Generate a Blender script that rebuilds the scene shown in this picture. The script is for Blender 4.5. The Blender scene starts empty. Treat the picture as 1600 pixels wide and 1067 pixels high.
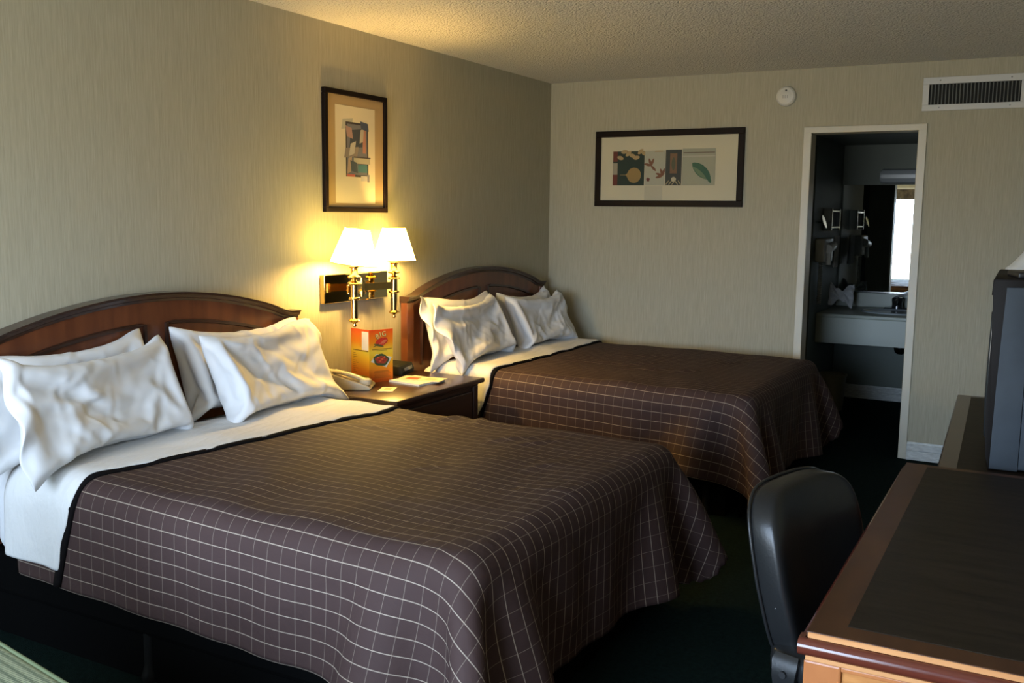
import bpy, bmesh, math, random
import numpy as np
from mathutils import Vector, Matrix, noise

# ------------------------------------------------------------------ camera, sky, exposure
S = bpy.context.scene
COL = S.collection
R = math.radians
cam_d = bpy.data.cameras.new('camera')
cam = bpy.data.objects.new('camera', cam_d); COL.objects.link(cam)
cam.location = (3.23177, -6.48377, 1.49779)
cam.rotation_euler = (1.441673, -0.012134, 0.500166)
cam_d.sensor_fit = 'HORIZONTAL'; cam_d.sensor_width = 36.0
cam_d.lens = 1525.873 / 1600 * 36.0
cam_d.clip_start = 0.02; cam_d.clip_end = 200
S.camera = cam
S.view_settings.view_transform = 'Standard'
S.view_settings.look = 'None'
S.view_settings.gamma = 1.0
S.view_settings.use_curve_mapping = False
S.view_settings.exposure = 0.0
try:
    S.cycles.use_denoising = True
    S.cycles.max_bounces = 10
    S.cycles.diffuse_bounces = 6
    S.cycles.glossy_bounces = 5
    S.cycles.transmission_bounces = 6
    S.cycles.transparent_max_bounces = 8
    S.cycles.sample_clamp_indirect = 6.0
    S.cycles.caustics_reflective = False
except Exception:
    pass

SKY = 30.0            # overcast daylight outside the window
LAMP_L = 1200.0       # radiance of each bedside bulb
SHADE_L = 9.5        # glow of the two lit shades
world = bpy.data.worlds.new('overcast_sky'); S.world = world
world.use_nodes = True
wn, wl = world.node_tree.nodes, world.node_tree.links
bg = wn['Background']
tc = wn.new('ShaderNodeTexCoord'); sp = wn.new('ShaderNodeSeparateXYZ'); rp = wn.new('ShaderNodeValToRGB')
mr = wn.new('ShaderNodeMapRange'); mr.inputs[1].default_value = -1; mr.inputs[2].default_value = 1
wl.new(tc.outputs['Generated'], sp.inputs[0]); wl.new(sp.outputs['Z'], mr.inputs[0]); wl.new(mr.outputs[0], rp.inputs[0])
rp.color_ramp.elements[0].position = 0.0; rp.color_ramp.elements[0].color = (0.42, 0.42, 0.38, 1)
rp.color_ramp.elements[1].position = 1.0; rp.color_ramp.elements[1].color = (0.54, 0.73, 1.0, 1)
e = rp.color_ramp.elements.new(0.47); e.color = (0.46, 0.47, 0.45, 1)
e = rp.color_ramp.elements.new(0.52); e.color = (0.60, 0.77, 1.0, 1)
wl.new(rp.outputs[0], bg.inputs[0]); bg.inputs[1].default_value = SKY

# window opening in the near wall (y = -7.2)
RX, RY, H = 3.6, -7.2, 2.44
WX0, WX1, WZ0, WZ1 = 0.35, 2.75, 0.45, 2.03
pl = bpy.data.lights.new('window_daylight', 'AREA'); pl.shape = 'RECTANGLE'
pl.size = WX1 - WX0; pl.size_y = WZ1 - WZ0
pl.cycles.is_portal = True
plo = bpy.data.objects.new('window_daylight', pl); COL.objects.link(plo)
plo.location = ((WX0 + WX1) / 2, RY - 0.06, (WZ0 + WZ1) / 2)
plo.rotation_euler = (R(90), 0, 0)      # -Z points to +Y, into the room

# ------------------------------------------------------------------ materials
def new_mat(name):
    m = bpy.data.materials.new(name); m.use_nodes = True
    return m, m.node_tree.nodes, m.node_tree.links, m.node_tree.nodes['Principled BSDF']
def P(name, col, rough=0.5, metal=0.0, spec=0.5, bump=0.0, bscale=200.0, var=0.0, vscale=(5, 5, 5), coat=0.0, sheen=0.0, bdist=0.002):
    """principled material with an optional noise tint and bump in object space"""
    m, n, l, b = new_mat(name)
    b.inputs['Base Color'].default_value = (*col, 1); b.inputs['Roughness'].default_value = rough
    b.inputs['Metallic'].default_value = metal; b.inputs['Specular IOR Level'].default_value = spec
    if coat: b.inputs['Coat Weight'].default_value = coat; b.inputs['Coat Roughness'].default_value = 0.12
    if sheen: b.inputs['Sheen Weight'].default_value = sheen; b.inputs['Sheen Roughness'].default_value = 0.5
    t = n.new('ShaderNodeTexCoord')
    if var:
        mp = n.new('ShaderNodeMapping'); mp.inputs['Scale'].default_value = vscale
        nz = n.new('ShaderNodeTexNoise'); nz.inputs['Scale'].default_value = 1.0; nz.inputs['Detail'].default_value = 6
        l.new(t.outputs['Object'], mp.inputs[0]); l.new(mp.outputs[0], nz.inputs['Vector'])
        cr = n.new('ShaderNodeValToRGB')
        cr.color_ramp.elements[0].position = 0.3; cr.color_ramp.elements[1].position = 0.7
        cr.color_ramp.elements[0].color = (*[c * (1 - var) for c in col], 1)
        cr.color_ramp.elements[1].color = (*[min(1, c * (1 + var)) for c in col], 1)
        l.new(nz.outputs['Fac'], cr.inputs[0]); l.new(cr.outputs[0], b.inputs['Base Color'])
    if bump:
        nb = n.new('ShaderNodeTexNoise'); nb.inputs['Scale'].default_value = bscale; nb.inputs['Detail'].default_value = 3
        l.new(t.outputs['Object'], nb.inputs['Vector'])
        bp = n.new('ShaderNodeBump'); bp.inputs['Strength'].default_value = bump; bp.inputs['Distance'].default_value = bdist
        l.new(nb.outputs['Fac'], bp.inputs['Height']); l.new(bp.outputs[0], b.inputs['Normal'])
    return m

def wallpaper():
    m, n, l, b = new_mat('string_cloth_wallpaper')
    t = n.new('ShaderNodeTexCoord'); mp = n.new('ShaderNodeMapping'); mp.inputs['Scale'].default_value = (300, 300, 12)
    nz = n.new('ShaderNodeTexNoise'); nz.inputs['Scale'].default_value = 1; nz.inputs['Detail'].default_value = 4
    l.new(t.outputs['Object'], mp.inputs[0]); l.new(mp.outputs[0], nz.inputs['Vector'])
    n2 = n.new('ShaderNodeTexNoise'); n2.inputs['Scale'].default_value = 1; n2.inputs['Detail'].default_value = 3
    m2 = n.new('ShaderNodeMapping'); m2.inputs['Scale'].default_value = (110, 110, 4)
    l.new(t.outputs['Object'], m2.inputs[0]); l.new(m2.outputs[0], n2.inputs['Vector'])
    ad = n.new('ShaderNodeMath'); ad.operation = 'MULTIPLY_ADD'; ad.inputs[1].default_value = 0.55
    l.new(nz.outputs['Fac'], ad.inputs[0])
    ml = n.new('ShaderNodeMath'); ml.operation = 'MULTIPLY'; ml.inputs[1].default_value = 0.45
    l.new(n2.outputs['Fac'], ml.inputs[0]); l.new(ml.outputs[0], ad.inputs[2])
    cr = n.new('ShaderNodeValToRGB')
    cr.color_ramp.elements[0].position = 0.36; cr.color_ramp.elements[0].color = (0.385, 0.355, 0.262, 1)
    cr.color_ramp.elements[1].position = 0.66; cr.color_ramp.elements[1].color = (0.485, 0.455, 0.345, 1)
    l.new(ad.outputs[0], cr.inputs[0]); l.new(cr.outputs[0], b.inputs['Base Color'])
    b.inputs['Roughness'].default_value = 0.75; b.inputs['Specular IOR Level'].default_value = 0.25
    bp = n.new('ShaderNodeBump'); bp.inputs['Strength'].default_value = 0.25; bp.inputs['Distance'].default_value = 0.001
    l.new(ad.outputs[0], bp.inputs['Height']); l.new(bp.outputs[0], b.inputs['Normal'])
    return m

def popcorn():
    m, n, l, b = new_mat('popcorn_ceiling')
    t = n.new('ShaderNodeTexCoord')
    v = n.new('ShaderNodeTexVoronoi'); v.inputs['Scale'].default_value = 95
    nz = n.new('ShaderNodeTexNoise'); nz.inputs['Scale'].default_value = 70; nz.inputs['Detail'].default_value = 4
    l.new(t.outputs['Object'], v.inputs['Vector']); l.new(t.outputs['Object'], nz.inputs['Vector'])
    mx = n.new('ShaderNodeMath'); mx.operation = 'SUBTRACT'
    l.new(nz.outputs['Fac'], mx.inputs[0]); l.new(v.outputs['Distance'], mx.inputs[1])
    bp = n.new('ShaderNodeBump'); bp.inputs['Strength'].default_value = 0.9; bp.inputs['Distance'].default_value = 0.012
    l.new(mx.outputs[0], bp.inputs['Height']); l.new(bp.outputs[0], b.inputs['Normal'])
    b.inputs['Base Color'].default_value = (0.80, 0.77, 0.71, 1); b.inputs['Roughness'].default_value = 0.95
    b.inputs['Specular IOR Level'].default_value = 0.1
    return m

def wood(name, c0, c1, scale=(3, 3, 40), rough=0.35, coat=0.25, fig=0.0, detail=5.0):
    """stretched-noise grain; fig adds a swirling burl figure"""
    m, n, l, b = new_mat(name)
    t = n.new('ShaderNodeTexCoord'); mp = n.new('ShaderNodeMapping'); mp.inputs['Scale'].default_value = scale
    nz = n.new('ShaderNodeTexNoise'); nz.inputs['Scale'].default_value = 1; nz.inputs['Detail'].default_value = detail
    nz.inputs['Distortion'].default_value = 0.4 + fig * 3.0
    l.new(t.outputs['Object'], mp.inputs[0]); l.new(mp.outputs[0], nz.inputs['Vector'])
    cr = n.new('ShaderNodeValToRGB'); cr.color_ramp.elements[0].position = 0.28; cr.color_ramp.elements[1].position = 0.72
    cr.color_ramp.elements[0].color = (*c0, 1); cr.color_ramp.elements[1].color = (*c1, 1)
    l.new(nz.outputs['Fac'], cr.inputs[0]); l.new(cr.outputs[0], b.inputs['Base Color'])
    b.inputs['Roughness'].default_value = rough
    b.inputs['Coat Weight'].default_value = coat; b.inputs['Coat Roughness'].default_value = 0.15; b.inputs['Specular IOR Level'].default_value = 0.3
    return m

def plaid():
    """brown cloth with a thin pale windowpane check, laid out in metres along the cloth (UV)"""
    m, n, l, b = new_mat('windowpane_coverlet')
    uv = n.new('ShaderNodeUVMap'); uv.uv_map = 'UVMap'
    s = n.new('ShaderNodeSeparateXYZ'); l.new(uv.outputs[0], s.inputs[0])
    outs = []
    for ax, cell, w in (('X', 0.0525, 0.034), ('Y', 0.0475, 0.056)):
        d = n.new('ShaderNodeMath'); d.operation = 'DIVIDE'; d.inputs[1].default_value = cell
        f = n.new('ShaderNodeMath'); f.operation = 'FRACT'
        c = n.new('ShaderNodeMath'); c.operation = 'LESS_THAN'; c.inputs[1].default_value = w
        l.new(s.outputs[ax], d.inputs[0]); l.new(d.outputs[0], f.inputs[0]); l.new(f.outputs[0], c.inputs[0])
        g = n.new('ShaderNodeMath'); g.operation = 'MULTIPLY'; g.inputs[1].default_value = 0.33 if ax == 'X' else 0.8
        l.new(c.outputs[0], g.inputs[0]); outs.append(g.outputs[0])
    mx = n.new('ShaderNodeMath'); mx.operation = 'MAXIMUM'; l.new(outs[0], mx.inputs[0]); l.new(outs[1], mx.inputs[1])
    mix = n.new('ShaderNodeMix'); mix.data_type = 'RGBA'
    mix.inputs[6].default_value = (0.050, 0.030, 0.0275, 1); mix.inputs[7].default_value = (0.34, 0.275, 0.215, 1)
    l.new(mx.outputs[0], mix.inputs[0]); l.new(mix.outputs[2], b.inputs['Base Color'])
    b.inputs['Roughness'].default_value = 0.7; b.inputs['Specular IOR Level'].default_value = 0.12
    nz = n.new('ShaderNodeTexNoise'); nz.inputs['Scale'].default_value = 9; nz.inputs['Detail'].default_value = 4; nz.inputs['Distortion'].default_value = 0.6
    l.new(uv.outputs[0], nz.inputs['Vector'])
    bp = n.new('ShaderNodeBump'); bp.inputs['Strength'].default_value = 0.35; bp.inputs['Distance'].default_value = 0.02
    l.new(nz.outputs['Fac'], bp.inputs['Height']); l.new(bp.outputs[0], b.inputs['Normal'])
    return m

def cotton(name, col, scale=14, strength=0.35, stretch=(1, 1, 1), ridged=False):
    m, n, l, b = new_mat(name)
    b.inputs['Base Color'].default_value = (*col, 1); b.inputs['Roughness'].default_value = 0.8
    b.inputs['Specular IOR Level'].default_value = 0.2; b.inputs['Sheen Weight'].default_value = 0.15
    t = n.new('ShaderNodeTexCoord'); mp = n.new('ShaderNodeMapping'); mp.inputs['Scale'].default_value = stretch
    l.new(t.outputs['Object'], mp.inputs[0])
    nz = n.new('ShaderNodeTexNoise'); nz.inputs['Scale'].default_value = scale; nz.inputs['Detail'].default_value = 5
    if ridged: nz.noise_type = 'RIDGED_MULTIFRACTAL'; nz.normalize = True; nz.inputs['Detail'].default_value = 3
    nz.inputs['Distortion'].default_value = 0.6 if ridged else 0.3; l.new(mp.outputs[0], nz.inputs['Vector'])
    bp = n.new('ShaderNodeBump'); bp.inputs['Strength'].default_value = strength; bp.inputs['Distance'].default_value = 0.02
    l.new(nz.outputs['Fac'], bp.inputs['Height']); l.new(bp.outputs[0], b.inputs['Normal'])
    return m

def shade_mat(name, col, trans=0.6, glow=None):
    m, n, l, b = new_mat(name); n.remove(b)
    tr = n.new('ShaderNodeBsdfTranslucent'); df = n.new('ShaderNodeBsdfDiffuse'); mx = n.new('ShaderNodeMixShader')
    tr.inputs[0].default_value = (*col, 1); df.inputs[0].default_value = (*col, 1); mx.inputs[0].default_value = trans
    l.new(df.outputs[0], mx.inputs[1]); l.new(tr.outputs[0], mx.inputs[2])
    em = n.new('ShaderNodeEmission'); em.inputs[0].default_value = (*glow, 1); em.inputs[1].default_value = SHADE_L
    ad = n.new('ShaderNodeAddShader'); l.new(mx.outputs[0], ad.inputs[0]); l.new(em.outputs[0], ad.inputs[1]); l.new(ad.outputs[0], n['Material Output'].inputs[0])
    return m

def glass_pane():
    m, n, l, b = new_mat('clear_glass'); n.remove(b)
    tr = n.new('ShaderNodeBsdfTransparent'); gl = n.new('ShaderNodeBsdfGlossy'); mx = n.new('ShaderNodeMixShader')
    gl.inputs['Roughness'].default_value = 0.02; mx.inputs[0].default_value = 0.05
    l.new(tr.outputs[0], mx.inputs[1]); l.new(gl.outputs[0], mx.inputs[2]); l.new(mx.outputs[0], n['Material Output'].inputs[0])
    return m

def dotted():
    m, n, l, b = new_mat('dotted_green_upholstery')
    t = n.new('ShaderNodeTexCoord'); mp = n.new('ShaderNodeMapping'); mp.inputs['Scale'].default_value = (110, 50, 50)
    v = n.new('ShaderNodeTexVoronoi'); v.inputs['Scale'].default_value = 1; v.voronoi_dimensions = '2D'; v.inputs['Randomness'].default_value = 0.0
    l.new(t.outputs['Object'], mp.inputs[0]); l.new(mp.outputs[0], v.inputs['Vector'])
    cr = n.new('ShaderNodeValToRGB'); cr.color_ramp.elements[0].position = 0.25; cr.color_ramp.elements[1].position = 0.5
    cr.color_ramp.elements[0].color = (0.30, 0.33, 0.21, 1); cr.color_ramp.elements[1].color = (0.10, 0.125, 0.075, 1)
    l.new(v.outputs['Distance'], cr.inputs[0]); l.new(cr.outputs[0], b.inputs['Base Color'])
    b.inputs['Roughness'].default_value = 0.8
    return m

M = {}
M['wall'] = wallpaper()
M['ceiling'] = popcorn()
M['carpet'] = P('dark_green_carpet', (0.0055, 0.0125, 0.011), 0.95, spec=0.04, bump=0.8, bscale=260, var=0.35, vscale=(60, 60, 60), bdist=0.006)
M['trim'] = P('cream_trim_paint', (0.60, 0.56, 0.45), 0.4, var=0.08, vscale=(6, 6, 2))
M['base'] = P('white_baseboard_paint', (0.58, 0.60, 0.58), 0.4, var=0.18, vscale=(30, 30, 90))
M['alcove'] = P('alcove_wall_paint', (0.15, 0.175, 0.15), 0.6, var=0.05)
M['bathroom_unlit'] = P('unlit_bathroom_wall', (0.10, 0.11, 0.10), 0.8)  # the unlit bathroom's darkness is put into the wall colour
M['alu'] = P('window_aluminium', (0.62, 0.64, 0.64), 0.35, metal=0.6)
M['glass'] = glass_pane()
M['head'] = wood('cherry_headboard', (0.085, 0.026, 0.012), (0.17, 0.055, 0.022), (5, 14, 2.0), 0.32, 0.3)
M['head_dark'] = wood('dark_moulding', (0.022, 0.011, 0.008), (0.05, 0.022, 0.014), (8, 6, 8), 0.28, 0.4)
M['stand'] = wood('walnut_nightstand', (0.030, 0.014, 0.009), (0.062, 0.028, 0.016), (10, 3, 10), 0.3, 0.35)
M['desk_edge'] = wood('desk_border_wood', (0.042, 0.016, 0.007), (0.085, 0.034, 0.013), (12, 3, 12), 0.45, 0.03)
M['desk_panel'] = wood('burl_desk_panel', (0.33, 0.115, 0.03), (0.60, 0.27, 0.085), (4, 4, 9), 0.38, 0.3, fig=1.0)
M['desk_post'] = wood('desk_post_wood', (0.32, 0.105, 0.032), (0.46, 0.17, 0.055), (16, 16, 2.5), 0.38, 0.3)
M['desk_strip'] = wood('desk_light_strip', (0.46, 0.19, 0.07), (0.62, 0.30, 0.12), (2, 30, 30), 0.4, 0.2)
M['bullnose'] = wood('red_bullnose_wood', (0.075, 0.016, 0.010), (0.12, 0.028, 0.016), (3, 40, 40), 0.2, 0.6)
M['inlay'] = P('dark_desk_inlay', (0.018, 0.0125, 0.008), 0.5, spec=0.16, bump=0.35, bscale=60, var=0.35, vscale=(5, 40, 5), bdist=0.001)
M['brass'] = P('polished_brass', (0.83, 0.57, 0.22), 0.14, metal=1.0)
M['brass_plate'] = P('mirror_brass', (0.62, 0.46, 0.20), 0.08, metal=1.0)
M['brass_tube'] = P('antique_brass_tube', (0.60, 0.46, 0.22), 0.16, metal=1.0)
M['steel_tube'] = P('dark_chrome', (0.40, 0.42, 0.44), 0.15, metal=1.0)
M['chrome'] = P('chrome', (0.75, 0.76, 0.78), 0.1, metal=1.0)
M['faucet'] = P('silhouette_chrome', (0.12, 0.12, 0.125), 0.25, metal=0.9)  # chrome darkened so the faucet reads as a backlit silhouette
M['shade'] = shade_mat('lit_parchment_shade', (0.95, 0.93, 0.86), 0.45, (1.0, 0.70, 0.13))
M['bulb'] = P('lit_bulb', (1, 0.95, 0.85), 0.3)
_b = M['bulb'].node_tree.nodes['Principled BSDF']; _b.inputs['Emission Color'].default_value = (1.0, 0.60, 0.16, 1); _b.inputs['Emission Strength'].default_value = LAMP_L
M['white_shade'] = P('glossy_white_shade', (0.80, 0.82, 0.82), 0.35)
M['plaid'] = plaid()
M['lining'] = P('black_lining', (0.007, 0.006, 0.006), 0.9, spec=0.05)
M['skirt'] = P('black_bed_skirt', (0.003, 0.003, 0.003), 0.95, spec=0.02)
M['pillow'] = cotton('white_pillowcase', (0.74, 0.74, 0.745), 10, 0.35, ridged=True)
M['sheet'] = cotton('white_sheet', (0.66, 0.655, 0.64), 8, 0.55, (2.6, 0.8, 1))
M['mattress'] = cotton('white_mattress', (0.72, 0.73, 0.74), 10, 0.3)
M['black_plastic'] = P('black_plastic', (0.014, 0.014, 0.015), 0.4)
M['leg_black'] = P('bed_leg_black', (0.006, 0.006, 0.006), 0.5, spec=0.12)
M['leather'] = P('black_leather', (0.012, 0.0125, 0.013), 0.31, spec=0.32, bump=0.25, bscale=160, bdist=0.001)
M['tv_side'] = P('grey_television_plastic', (0.050, 0.060, 0.072), 0.6, spec=0.15, var=0.12, vscale=(9, 9, 9))
M['tv_black'] = P('black_television_plastic', (0.010, 0.008, 0.007), 0.55, spec=0.12)
M['tv_glass'] = P('television_glass', (0.02, 0.022, 0.022), 0.08)
M['frame'] = P('black_brown_frame', (0.0085, 0.005, 0.004), 0.5, spec=0.12)
M['mat_tan'] = P('tan_mat_board', (0.40, 0.28, 0.14), 0.8)
M['paper'] = P('cream_paper', (0.72, 0.66, 0.50), 0.8)
M['mat_cream'] = P('cream_mat_board', (0.60, 0.55, 0.40), 0.8)
M['white_plastic'] = P('ivory_plastic', (0.66, 0.64, 0.58), 0.45)
M['vent_white'] = P('vent_paint', (0.60, 0.60, 0.58), 0.45)
M['vent_dark'] = P('vent_dark', (0.012, 0.013, 0.012), 0.9)
M['beige'] = P('beige_phone_plastic', (0.52, 0.43, 0.28), 0.4)
M['beige_dark'] = P('phone_key_grey', (0.22, 0.18, 0.12), 0.5)
M['vanity'] = P('vanity_laminate', (0.40, 0.43, 0.37), 0.4)
M['porcelain'] = P('sink_porcelain', (0.42, 0.46, 0.48), 0.2)
M['mirror'] = P('mirror_silver', (0.88, 0.92, 0.91), 0.01, metal=1.0)
M['towel'] = cotton('white_towel', (0.62, 0.62, 0.62), 60, 0.5)
M['curtain'] = P('green_curtain', (0.025, 0.045, 0.040), 0.9)
M['valance'] = P('patterned_valance', (0.13, 0.09, 0.05), 0.9, var=0.6, vscale=(14, 14, 14))
M['dotted'] = dotted()
M['piping'] = P('green_piping', (0.09, 0.11, 0.05), 0.8)
M['dark_wood_leg'] = P('dark_leg', (0.02, 0.012, 0.008), 0.4)
M['bin'] = P('olive_bin_plastic', (0.20, 0.19, 0.12), 0.5)
M['light_cover'] = P('opal_light_cover', (0.42, 0.46, 0.50), 0.25)
def flat(c, rough=0.6): 
    k = 'ink_%02x%02x%02x' % tuple(int(min(1, x) * 255) for x in c)
    if k not in M: M[k] = P(k, c, rough)
    return M[k]

# ------------------------------------------------------------------ helpers
def obj(name, bm, mats, parent=None, smooth=False, off=None, angle=None):
    """link a bmesh as one mesh object"""
    if off is not None: bmesh.ops.translate(bm, verts=bm.verts, vec=off)
    bmesh.ops.recalc_face_normals(bm, faces=bm.faces) if not getattr(bm, '_keep', False) else None
    me = bpy.data.meshes.new(name); bm.to_mesh(me); bm.free()
    for m in (mats if isinstance(mats, (list, tuple)) else [mats]): me.materials.append(m)
    o = bpy.data.objects.new(name, me); COL.objects.link(o)
    if smooth:
        for p in me.polygons: p.use_smooth = True
        if angle: me.set_sharp_from_angle(angle=R(angle))
    if parent is not None: o.parent = parent
    return o
def tag(o, label, cat, group=None, kind=None):
    o['label'] = label; o['category'] = cat
    if group: o['group'] = group
    if kind: o['kind'] = kind
    return o
def thing(name, label, cat, loc=(0, 0, 0), rotz=0.0, group=None):
    o = bpy.data.objects.new(name, None); COL.objects.link(o); o.empty_display_size = 0.05
    o.location = loc; o.rotation_euler = (0, 0, rotz)
    return tag(o, label, cat, group)
def struct(name, bm, m, parent=None, **k):
    o = obj(name, bm, m, parent, **k)
    if parent is None: o['kind'] = 'structure'
    return o
def B(): return bmesh.new()
def box(bm, lo, hi, bev=0.0, seg=2, mat=0):
    x0, y0, z0 = lo; x1, y1, z1 = hi
    vs = [bm.verts.new(p) for p in ((x0, y0, z0), (x1, y0, z0), (x1, y1, z0), (x0, y1, z0), (x0, y0, z1), (x1, y0, z1), (x1, y1, z1), (x0, y1, z1))]
    fs = [bm.faces.new([vs[i] for i in q]) for q in ((3, 2, 1, 0), (4, 5, 6, 7), (0, 1, 5, 4), (1, 2, 6, 5), (2, 3, 7, 6), (3, 0, 4, 7))]
    for f in fs: f.material_index = mat
    if bev:
        es = list({e for f in fs for e in f.edges})
        bmesh.ops.bevel(bm, geom=es, offset=bev, segments=seg, affect='EDGES', profile=0.5)
    return bm
def bx(lo, hi, bev=0.0, seg=2): return box(B(), lo, hi, bev, seg)
def prism(bm, pts, d0, d1, axis='x', bev=0.0, mat=0):
    """extrude polygon pts (2-D) between d0 and d1 along an axis; x: pts=(y,z), y: pts=(x,z), z: pts=(x,y)"""
    def mk(p, d): return {'x': (d, p[0], p[1]), 'y': (p[0], d, p[1]), 'z': (p[0], p[1], d)}[axis]
    a = [bm.verts.new(mk(p, d0)) for p in pts]; b = [bm.verts.new(mk(p, d1)) for p in pts]
    n = len(pts); fs = [bm.faces.new(a[::-1]), bm.faces.new(b)]
    for i in range(n): fs.append(bm.faces.new((a[i], a[(i + 1) % n], b[(i + 1) % n], b[i])))
    for f in fs: f.material_index = mat
    if bev:
        es = list(fs[0].edges) + list(fs[1].edges)
        bmesh.ops.bevel(bm, geom=es, offset=bev, segments=2, affect='EDGES', profile=0.5)
    return bm
def lathe(bm, prof, seg=32, c=(0, 0, 0), mat=0, cap=False):
    """revolve (r,z) profile about a vertical axis at c"""
    rings = []
    for r, z in prof:
        if r < 1e-6: rings.append([bm.verts.new((c[0], c[1], c[2] + z))])
        else: rings.append([bm.verts.new((c[0] + r * math.cos(2 * math.pi * k / seg), c[1] + r * math.sin(2 * math.pi * k / seg), c[2] + z)) for k in range(seg)])
    for a, b in zip(rings, rings[1:]):
        for k in range(seg):
            k2 = (k + 1) % seg
            if len(a) == 1 and len(b) == 1: continue
            if len(a) == 1: f = bm.faces.new((a[0], b[k2], b[k]))
            elif len(b) == 1: f = bm.faces.new((a[k], a[k2], b[0]))
            else: f = bm.faces.new((a[k], a[k2], b[k2], b[k]))
            f.material_index = mat
    return bm
def sweep(bm, path, prof, closed=False, up=(0, 0, 1), mat=0, caps=True):
    """sweep a closed 2-D profile (side, up) along a path"""
    path = [Vector(p) for p in path]; n = len(path); rings = []
    U = Vector(up)
    for i, p in enumerate(path):
        if closed: t = (path[(i + 1) % n] - path[i - 1])
        else: t = path[min(i + 1, n - 1)] - path[max(i - 1, 0)]
        t.normalize(); s = t.cross(U)
        if s.length < 1e-4: s = t.orthogonal()
        s.normalize(); u = s.cross(t)
        # keep width through mitres
        k = 1.0
        if 0 < i < n - 1 or closed:
            a = (path[i] - path[i - 1]).normalized(); k = 1.0 / max(0.5, abs(a.dot(t)))
        rings.append([bm.verts.new(p + s * a_ * 1.0 + u * b_ * k) for a_, b_ in prof])
    m = len(prof)
    for i in range(n if closed else n - 1):
        a, b = rings[i], rings[(i + 1) % n]
        for k in range(m):
            f = bm.faces.new((a[k], a[(k + 1) % m], b[(k + 1) % m], b[k])); f.material_index = mat
    if not closed and caps:
        bm.faces.new(rings[0][::-1]).material_index = mat; bm.faces.new(rings[-1]).material_index = mat
    return bm
def circ(r, n=10): return [(r * math.cos(2 * math.pi * k / n), r * math.sin(2 * math.pi * k / n)) for k in range(n)]
def tube(bm, path, r, n=10, closed=False, up=(0, 0, 1), mat=0): return sweep(bm, path, circ(r, n), closed, up, mat)
def cyl(bm, p0, p1, r, n=20, mat=0):
    up = (0, 0, 1) if abs((Vector(p1) - Vector(p0)).normalized().z) < 0.9 else (1, 0, 0)
    return sweep(bm, [p0, p1], circ(r, n), up=up, mat=mat)
def quad(bm, pts, mat=0):
    f = bm.faces.new([bm.verts.new(p) for p in pts]); f.material_index = mat; return f
def gridmesh(bm, Pg, keep=None, uv=None):
    """Pg: (n,m,3) array -> quads"""
    n, m = Pg.shape[:2]
    V = [[bm.verts.new(Pg[i, j]) for j in range(m)] for i in range(n)]
    lay = bm.loops.layers.uv.new('UVMap') if uv is not None else None
    for i in range(n - 1):
        for j in range(m - 1):
            if keep is not None and not keep[i, j]: continue
            f = bm.faces.new((V[i][j], V[i + 1][j], V[i + 1][j + 1], V[i][j + 1]))
            if lay:
                for lp, (a, b) in zip(f.loops, ((i, j), (i + 1, j), (i + 1, j + 1), (i, j + 1))): lp[lay].uv = uv[a, b]
    loose = [v for v in bm.verts if not v.link_faces]
    bmesh.ops.delete(bm, geom=loose, context='VERTS')
    return bm
def superell(bm, c, h, e1=0.4, e2=0.4, nu=40, nv=24, fn=None):
    """rounded cushion solid: centre c, half sizes h"""
    sp_ = lambda w, e: math.copysign(abs(w) ** e, w)
    rows = []
    for i in range(nv + 1):
        v = -math.pi / 2 + math.pi * i / nv
        row = []
        for j in range(nu):
            u = -math.pi + 2 * math.pi * j / nu
            p = Vector((sp_(math.cos(v), e1) * sp_(math.cos(u), e2) * h[0], sp_(math.cos(v), e1) * sp_(math.sin(u), e2) * h[1], sp_(math.sin(v), e1) * h[2]))
            if fn: p = fn(p)
            row.append(p + Vector(c))
        rows.append(row)
    V = [[bm.verts.new(p) for p in r] for r in rows[1:-1]]
    b, t = bm.verts.new(rows[0][0]), bm.verts.new(rows[-1][0])
    for r0, r1 in zip(V, V[1:]):
        for j in range(nu): bm.faces.new((r0[j], r0[(j + 1) % nu], r1[(j + 1) % nu], r1[j]))
    for j in range(nu):
        bm.faces.new((b, V[0][(j + 1) % nu], V[0][j])); bm.faces.new((t, V[-1][j], V[-1][(j + 1) % nu]))
    return bm
def solidify(o, t, off=-1.0):
    md = o.modifiers.new('solid', 'SOLIDIFY'); md.thickness = t; md.offset = off; return md
def subsurf(o, lv=1):
    md = o.modifiers.new('sub', 'SUBSURF'); md.levels = lv; md.render_levels = lv; return md
def text_bm(body, size, depth=0.0004, spacing=1.0, shear=0.0):
    cu = bpy.data.curves.new('lettering', 'FONT'); cu.body = body; cu.size = size; cu.extrude = depth
    cu.align_x = 'CENTER'; cu.align_y = 'CENTER'; cu.space_character = spacing; cu.shear = shear; cu.resolution_u = 3
    o = bpy.data.objects.new('lettering', cu); COL.objects.link(o)
    bpy.context.view_layer.update()
    me = bpy.data.meshes.new_from_object(o.evaluated_get(bpy.context.evaluated_depsgraph_get()))
    bpy.data.objects.remove(o); bpy.data.curves.remove(cu)
    bm = B(); bm.from_mesh(me); bpy.data.meshes.remove(me); return bm
def merge(dst, src, mtx=None, mat=None):
    me = bpy.data.meshes.new('tmp'); 
    if mtx is not None: bmesh.ops.transform(src, matrix=mtx, verts=src.verts)
    if mat is not None:
        for f in src.faces: f.material_index = mat
    src.to_mesh(me); src.free(); dst.from_mesh(me); bpy.data.meshes.remove(me); return dst

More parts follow.
